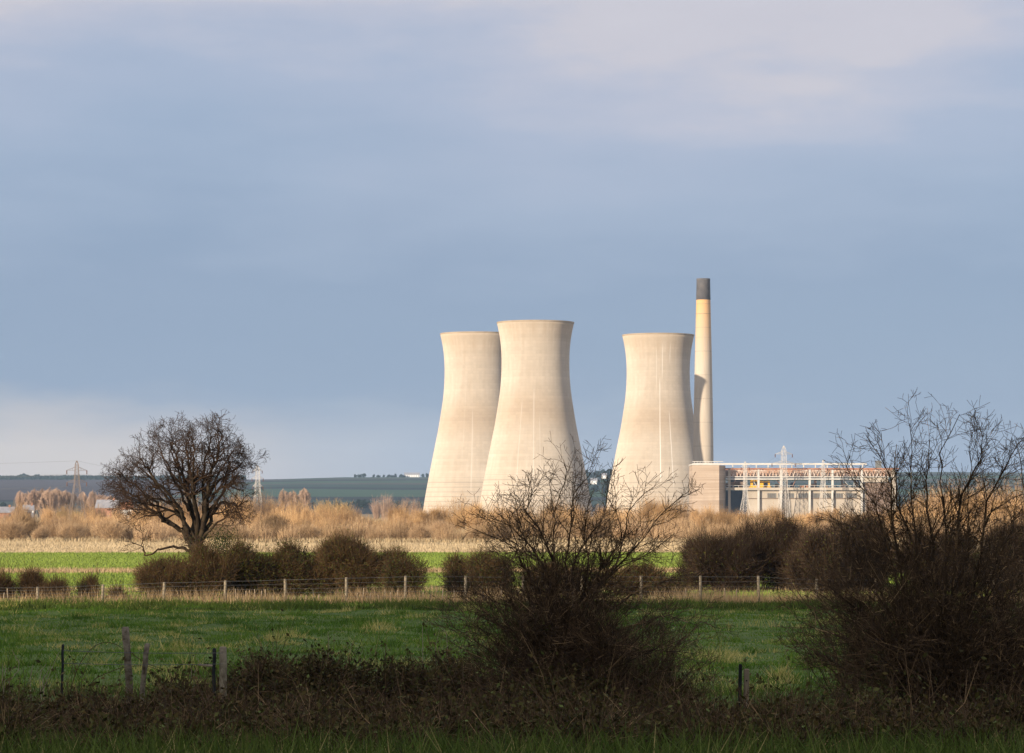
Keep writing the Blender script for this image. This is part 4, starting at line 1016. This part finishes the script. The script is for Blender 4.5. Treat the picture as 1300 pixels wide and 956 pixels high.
# ------------------------------------------------------------------ near thorn bushes
PB = dict(levels=4, seg=[.16, .11, .08, .06], jit=[.13, .17, .2, .2], trop=[.03, .04, .03, .02], taper=.75, rmin=.0032,
          num=[5.5, 7.5, 8.0], start=[.1, .1, .1], ang=[(15, 48), (20, 60), (30, 75)], len=[.75, .38, .17], rad=[.016, .0085, .005], bias=1.25)
def thorn_bush(origin_px, Y, stems, extra, name, label, seed, conv, width_px, height_px, r0=.028, extra_top=(.3, .9), P=PB, fill=None):
    rnd = random.Random(seed); out = []
    for l in stems:
        pts = [conv(*q) for q in l]
        px_limb(rnd, pts, Y, r0 * rnd.uniform(.7, 1.1), .006, rnd.uniform(-.9, .9), out, P, start=.12, wig=.012)
    bx_, by_ = origin_px
    for i in range(extra):          # more stems fanning out in depth
        a = rnd.uniform(-1, 1); top = rnd.uniform(*extra_top)
        ex = bx_ + width_px * a * rnd.uniform(.5, 1); ey = by_ - height_px * top * (1 - .35 * a * a)
        mx = bx_ + (ex - bx_) * .35 + rnd.gauss(0, 8); my = by_ + (ey - by_) * .5
        px_limb(rnd, [(bx_ + rnd.gauss(0, 22), by_), (mx, my), (ex, ey)], Y, r0 * .7, .005, rnd.uniform(-1.2, 1.2), out, P, start=.1, wig=.02)
    root = empty(name, (at(bx_, 0, Y)[0], Y, float(gz(Y))), label, 'bush')
    og = np.array(root.location)
    wood_parts(out, .0125 if r0 > .02 else 9., og, np.random.default_rng(seed), root, thorn, thorn, 'stems', 'twigs')
    for (dx, rx, h, tw, sd) in (fill or ()):
        mb, _ = bush(np.random.default_rng(seed + sd), rx, 1.3, h, tw, 0, .0042, tl=.34, up=.5, lob=18, stems=12)
        mb.V = [v_ + (dx, 0, 0) for v_ in mb.V]; mb.build('inner_twigs', thorn, root)
def zc(a_, b_): return (560 + a_ / 3.085, 905 + (560 + b_ / 3.085 - 905) * .915)
CEN = [[(450, 1060), (440, 700), (430, 500), (440, 350), (440, 200), (480, 80), (482, 8)], [(440, 1060), (440, 700), (370, 560), (320, 420), (270, 280), (258, 190)],
 [(450, 1050), (430, 500), (360, 350), (280, 270), (180, 222)], [(480, 1060), (500, 600), (490, 420), (510, 250), (520, 130), (600, 25)],
 [(500, 1060), (520, 600), (600, 530), (690, 430), (720, 300), (740, 200), (835, 88)], [(510, 1060), (600, 545), (720, 400), (830, 250), (942, 128)],
 [(500, 1060), (520, 620), (650, 480), (800, 380), (905, 300)], [(460, 1060), (380, 700), (330, 640), (220, 590), (150, 560)],
 [(450, 1060), (320, 800), (220, 680), (130, 640)], [(500, 1060), (600, 760), (750, 690), (900, 650), (1010, 700)], [(500, 1060), (640, 850), (820, 790), (980, 800)],
 [(490, 1060), (520, 700), (580, 420), (560, 300), (570, 200)], [(450, 1060), (440, 420), (400, 300), (330, 200), (370, 100)],
 [(490, 1060), (500, 500), (540, 380), (640, 230), (662, 90)], [(480, 1060), (470, 600), (400, 420), (240, 330), (130, 280)], [(520, 1060), (640, 640), (800, 520), (960, 470)],
 [(500, 1060), (560, 600), (640, 420), (700, 330), (690, 240)], [(470, 1060), (420, 640), (350, 480), (300, 400), (290, 330)]]
thorn_bush((708, 905), 45., CEN, 84, 'thorn_bush', 'bare thorn bush standing in front of the cooling towers', 31, zc, 185, 290, extra_top=(.2, .8), fill=((.25, 1.75, 2.6, 2600, 1), (.9, 1.5, 1.6, 800, 2)))
def zr(a_, b_): return (1000 + a_ / 2.45, 905 + (480 + b_ / 2.45 - 905) * .91)
RIG = [[(440, 1050), (440, 700), (400, 520), (390, 380), (380, 200), (376, 55)], [(450, 1050), (460, 600), (450, 400), (440, 250), (462, 110)],
 [(470, 1050), (500, 500), (490, 300), (480, 150), (548, 18)], [(480, 1050), (500, 700), (560, 500), (560, 350), (562, 130)],
 [(490, 1050), (600, 500), (620, 320), (680, 200), (738, 95)], [(500, 1050), (520, 700), (650, 480), (760, 370)],
 [(430, 1050), (330, 560), (290, 430), (260, 330), (160, 195)], [(440, 1050), (330, 430), (320, 250), (280, 140)],
 [(430, 1050), (290, 640), (190, 500), (182, 430)], [(430, 1050), (250, 720), (70, 560)], [(440, 1050), (200, 800), (20, 720)], [(440, 1050), (160, 880), (30, 800)],
 [(500, 1050), (520, 800), (600, 660), (760, 600)], [(500, 1050), (650, 760), (780, 730)], [(430, 1050), (400, 480), (335, 330), (328, 130)],
 [(520, 1050), (640, 560), (700, 420), (720, 270)], [(440, 1050), (420, 560), (330, 470), (200, 400), (110, 380)], [(470, 1050), (520, 480), (530, 300), (580, 180), (590, 90)],
 [(540, 1050), (700, 600), (800, 450), (820, 250)]]
thorn_bush((1195, 905), 43., RIG, 80, 'thorn_bush', 'largest bare thorn bush, at the right edge of the photo', 47, zr, 210, 330, r0=.03, extra_top=(.25, .8), fill=((-.1, 2.1, 3.2, 3000, 1), (1.2, 1.5, 2.8, 1600, 2)))
RI2 = [[(1290, 910), (1300, 760), (1310, 640), (1300, 560)], [(1300, 910), (1330, 750), (1350, 600)], [(1280, 910), (1250, 780), (1230, 700)], [(1290, 910), (1270, 760), (1262, 650)]]
thorn_bush((1300, 905), 47., RI2, 12, 'thorn_bush', 'lower thorn bush behind the largest one, cut by the right edge', 53, lambda a_, b_: (a_, b_), 90, 240, fill=((.1, 1.2, 2.6, 2600, 1),))
thorn_bush((1075, 905), 46., [[(1075, 905), (1060, 820), (1030, 770), (1010, 740)], [(1080, 905), (1090, 800), (1060, 740)], [(1070, 905), (1040, 850), (1015, 810)]], 12, 'thorn_bush', 'low sparse thorn bush at the left foot of the largest one', 59, lambda a_, b_: (a_, b_), 65, 150, r0=.018)
thorn_bush((830, 905), 47., [[(830, 905), (850, 830), (890, 790), (915, 800)], [(820, 905), (800, 820), (830, 760)], [(840, 905), (870, 860), (915, 840)]], 14, 'thorn_bush', 'low thorn bush spreading from the right foot of the central one', 67, lambda a_, b_: (a_, b_), 80, 130, r0=.018)

# ------------------------------------------------------------------ brambles along the bank
def bramble(px, Y, wid, ytop, twigs, leaves, seed, label, group='brambles along the bank'):
    z0 = float(gz(Y)); s_ = Y / F
    h = EYE + (HY - ytop) * s_ - z0
    g_ = np.random.default_rng(seed)
    mb, lf = bush(g_, wid * s_ / 2, .9, h * .95, twigs, leaves, .0055, tl=.32, leaf=.040, up=.25, lob=16, stems=20)
    root = empty('bramble', ((px - HX) * s_, Y, z0), label, 'bramble', group)
    mb.build('stems', thorn, root); lf.build('foliage', bram_l, root)
for i, (px, Y, wid, yt, tw, lv, lb) in enumerate((
    (330, 48, 150, 826, 2200, 9500, 'dark bramble clump right of the round fence post'), (430, 47, 170, 818, 2600, 11000, 'dark leafy bramble clump, widest one on the bank'),
    (535, 48, 150, 825, 2200, 9500, 'dark bramble clump halfway to the central thorn bush'), (610, 47, 130, 828, 1900, 8000, 'dark bramble clump at the left foot of the central thorn bush'),
    (700, 44, 190, 838, 2200, 8500, 'dark bramble clump under the central thorn bush'), (235, 47, 110, 856, 1300, 4200, 'low bramble between the leaning post and the round post'),
    (810, 46, 170, 850, 1900, 6500, 'dark bramble clump right of the central thorn bush stems'))):
    bramble(px, Y, wid, yt, tw, lv, 900 + i, lb)
lowl = 'low dark bramble patch along the foot of the picture'
for i, px in enumerate(np.arange(0, 1320, 92)):
    bramble(px, 40 + (i * 7) % 4, 130, 884 + (i * 13) % 12, 1400, 4200, 940 + i, lowl, 'low brambles at the foot of the picture')
for i, px in enumerate(np.arange(-10, 1330, 84)):
    bramble(px, 33 + (i * 5) % 3, 130, 914 + (i * 11) % 14, 1100, 4200, 970 + i, lowl, 'low brambles at the foot of the picture')
def arch(pts, Y, label, r=.008):
    W = np.array([at(a_, b_, Y) for a_, b_ in pts]); t_ = np.linspace(0, len(W) - 1, 24)
    P = np.stack([np.interp(t_, np.arange(len(W)), W[:, i]) for i in range(3)], 1)
    for _ in range(2): P[1:-1] = (P[:-2] + 2 * P[1:-1] + P[2:]) / 4
    mb = MB(); mb.tube(P, np.linspace(r, r * .5, 24), 5); tag(mb.build('briar', thorn, origin=P[0]), label, 'stem')
z7 = lambda l: [(a_ / 4.06, 760 + b_ / 4.06) for a_, b_ in l]
arch(z7([(330, 640), (380, 400), (420, 320), (480, 245), (540, 222), (600, 235), (640, 262)]), 46, 'long dark stem arching up to the tall weathered post')
arch(z7([(420, 600), (470, 420), (560, 380), (640, 350), (760, 345), (840, 375)]), 46, 'dark stem arching low behind the leaning post')
arch(z7([(640, 240), (700, 300), (770, 340), (830, 360)]), 45.6, 'thin dark stem sloping down from the tall weathered post to the right')
dead_m = plain('dead_stalk', (.22, .165, .11), (.36, .285, .20), 6.)
def stalks(lines, Y, label, r=.008):
    o0 = at(lines[0][0][0], 0, Y); root = empty('dead_stalks', (o0[0], Y, float(gz(Y))), label, 'dead plant')
    og = np.array(root.location)
    for l in lines:
        P = np.array([at(a_, b_, Y) for a_, b_ in l]); mb = MB(); mb.tube(P, np.linspace(r, r * .45, len(P)), 5); mb.build('stalk', dead_m, root, origin=og)
stalks([z7([(60, 560), (45, 430), (95, 370), (98, 330), (70, 280), (60, 262)]), z7([(30, 560), (12, 430), (12, 335)]), z7([(10, 560), (25, 420), (30, 340)])], 46, 'pale bent dead stalks at the left edge of the photo')
stalks([z7([(230, 560), (218, 425), (245, 380), (268, 325)]), z7([(215, 560), (205, 420), (212, 370), (238, 338)]), z7([(160, 560), (155, 420), (170, 340)]), z7([(220, 480), (262, 370), (305, 275)])], 46, 'pale forked dead stalks left of the thin dark post')
stalks([z7([(985, 540), (985, 400), (990, 335)]), z7([(1000, 540), (1000, 390), (1025, 320)])], 47, 'short pale dead stalks beside the low wooden rail')
def z8(l): return [(250 + a_ / 3.25, 740 + b_ / 3.25) for a_, b_ in l]
stalks([z8([(1040, 400), (1030, 210), (1000, 180)]), z8([(985, 400), (985, 260), (1000, 200)]), z8([(930, 400), (932, 260), (930, 180)]), z8([(540, 400), (545, 260), (540, 200)])], 49, 'thin upright dead stalks above the brambles', .008)

# ------------------------------------------------------------------ fences
postm = plain('weathered_post', (.13, .10, .065), (.30, .25, .175), 11., .95, .4)
postl = plain('lichen_post', (.055, .038, .024), (.26, .215, .155), 11., .95, .8)
postd = plain('black_post', (.012, .012, .014), (.03, .03, .03), 6., .8)
wirem = plain('fence_wire', (.08, .08, .08), (.13, .125, .12), 3., .5)
FY = 140.
ff = empty('wire_fence', (at(48, 0, FY)[0], FY, 0), 'long post and wire fence between the dark pasture and the hedge', 'fence')
ogf = np.array(ff.location)
rn = random.Random(4)
pxs = [-28, 48, 130, 207.5, 286, 362.5, 439.5, 514.5, 590.5, 664, 739, 814, 889, 963.5, 1037, 1112, 1187, 1262, 1337]
tops = [745, 745, 742, 739, 737, 735, 733, 731, 731, 731, 731, 731, 731, 731, 735, 735, 736, 736, 736]
tp = []
for px, yt in zip(pxs, tops):
    h = EYE + (HY - yt) * FY / F; x0 = at(px, 0, FY)[0] - ogf[0]; le = rn.gauss(0, .03)
    mb = MB(); mb.tube([(x0, 0, -.2), (x0 + le * .5, rn.gauss(0, .01), h * .5), (x0 + le, 0, h - .02), (x0 + le, 0, h)], [.078, .072, .068, .05], 8); mb.build('post', postm, ff, smooth=True)
    tp.append((x0 + le * .5, h))
for fr, r in ((.97, .007), (.80, .005), (.62, .005), (.45, .005), (.28, .005)):
    mb = MB()
    for a_, b_ in zip(tp[:-1], tp[1:]):
        q = np.linspace(0, 1, 5)
        mb.tube(np.stack((a_[0] + (b_[0] - a_[0]) * q, np.full(5, -.08), (a_[1] * (1 - q) + b_[1] * q) * fr - .12 * q * (1 - q) * rn.uniform(.2, 1)), 1), r, 4, False)
    mb.build('wire', wirem, ff)
mb = MB()
for x0 in np.arange(tp[0][0], tp[-1][0], .3): mb.segs([(x0, -.08, .22)], [(x0, -.08, .98)], .0025, .0025, 3)
mb.build('wire_netting', wirem, ff)
stake = MB(); stake.tube([(0, 0, -.1), (.01, 0, .4), (.02, 0, .62)], [.032, .03, .022], 6)
st0 = stake.build('stake', dead_m); first = True
for i, px in enumerate([302, 309, 318, 324, 331, 337, 384, 388, 397, 400, 453, 466, 470, 482, 497, 538, 547, 562, 577, 614, 635, 300, 312, 345, 4, 10, 376, 404, 460, 489, 506, 660, 680, 870, 920, 935]):
    o = st0 if first else copy_tree(st0); first = False
    yy = FY + rn.uniform(.3, 1.6); o.location = (at(px, 0, yy)[0], yy, 0); s_ = rn.uniform(.6, 1.25)
    o.scale = (rn.uniform(.7, 1.2), 1, s_); o.rotation_euler = (rn.gauss(0, .09), rn.gauss(0, .09), rn.uniform(0, 6))
    tag(o, 'short thin pale stake in the dead grass along the far fence', 'stake', 'pale stakes along the far fence')

NY = 45.
nf = empty('old_fence', (at(160, 0, NY)[0], NY, float(gz(NY))), 'broken old fence of mismatched posts in the left foreground', 'fence')
og = np.array(nf.location); gzn = -.3
def post(pts, r, mat, label, k_=9, dy=0.):
    P = np.array([at(a_, b_, NY + dy) for a_, b_ in pts]) - og; P[0][2] = gzn
    n = 8; t_ = np.linspace(0, 1, n); Q = np.stack([np.interp(t_, np.linspace(0, 1, len(P)), P[:, i]) for i in range(3)], 1)
    g_ = np.random.default_rng(int(pts[-1][0])); Q[1:-1, :2] += g_.normal(0, .006, (n - 2, 2))
    rr = np.full(n, r) * g_.uniform(.93, 1.06, n); 
    Q = np.concatenate((Q, Q[-1:] + (0, 0, .015))); rr = np.concatenate((rr, [r * .6]))
    mb = MB(); mb.tube(Q, rr, k_); o = mb.build('post', mat, nf, smooth=True); o['label'] = label; return Q
pa = post([(166, 905), (163, 850), (159, 797)], .058, postl, 'tall weathered round post')
pb = post([(176, 905), (182, 860), (187, 818)], .042, postl, 'leaning grey split post')
pc = post([(78, 905), (79, 860), (80, 819)], .022, postd, 'thin dark post', 6)
pd = post([(271, 905), (272, 860), (272, 824)], .030, postd, 'black post', 6)
pe = post([(283, 905), (283, 860), (283, 822)], .062, postm, 'short round wooden post')
mb = MB(); mb.tube([at(252, 844, NY) - og, at(272, 845.5, NY) - og], .02, 6); mb.build('rail', dead_m, nf)
for ya, yb in ((826, 829), (842, 843)):
    mb = MB()
    P = np.array([at(px, ya + (yb - ya) * (px - 80) / 200 + 1.5 * math.sin((px - 80) / 200 * 3.14), NY - .08) for px in np.linspace(80, 283, 14)]) - og
    mb.tube(P, .0045, 4, False); mb.build('wire', wirem, nf)
np2 = empty('fence_post', (at(944, 0, 46)[0], 46., float(gz(46))), 'pair of short posts, one black, one pale with a hole, right of centre', 'post')
og2 = np.array(np2.location)
for (px, yt, r, mt, lb) in ((940, 843, .030, postd, 'black post'), (948, 849, .045, dead_m, 'pale post with a dark hole')):
    t_ = at(px, yt, 46.) - og2; mb = MB(); mb.tube([(t_[0] - .02, 0, -.2), (t_[0] - .01, 0, t_[2] * .5), (t_[0], 0, t_[2] - .02), (t_[0], 0, t_[2])], [r, r, r * .97, r * .7], 8)
    o = mb.build('post', mt, np2); o['label'] = lb
t_ = at(947.5, 864, 46.) - og2; mb = MB(); mb.tube([(t_[0], -.047, t_[2]), (t_[0], -.02, t_[2])], .013, 8); mb.build('hole', postd, np2)
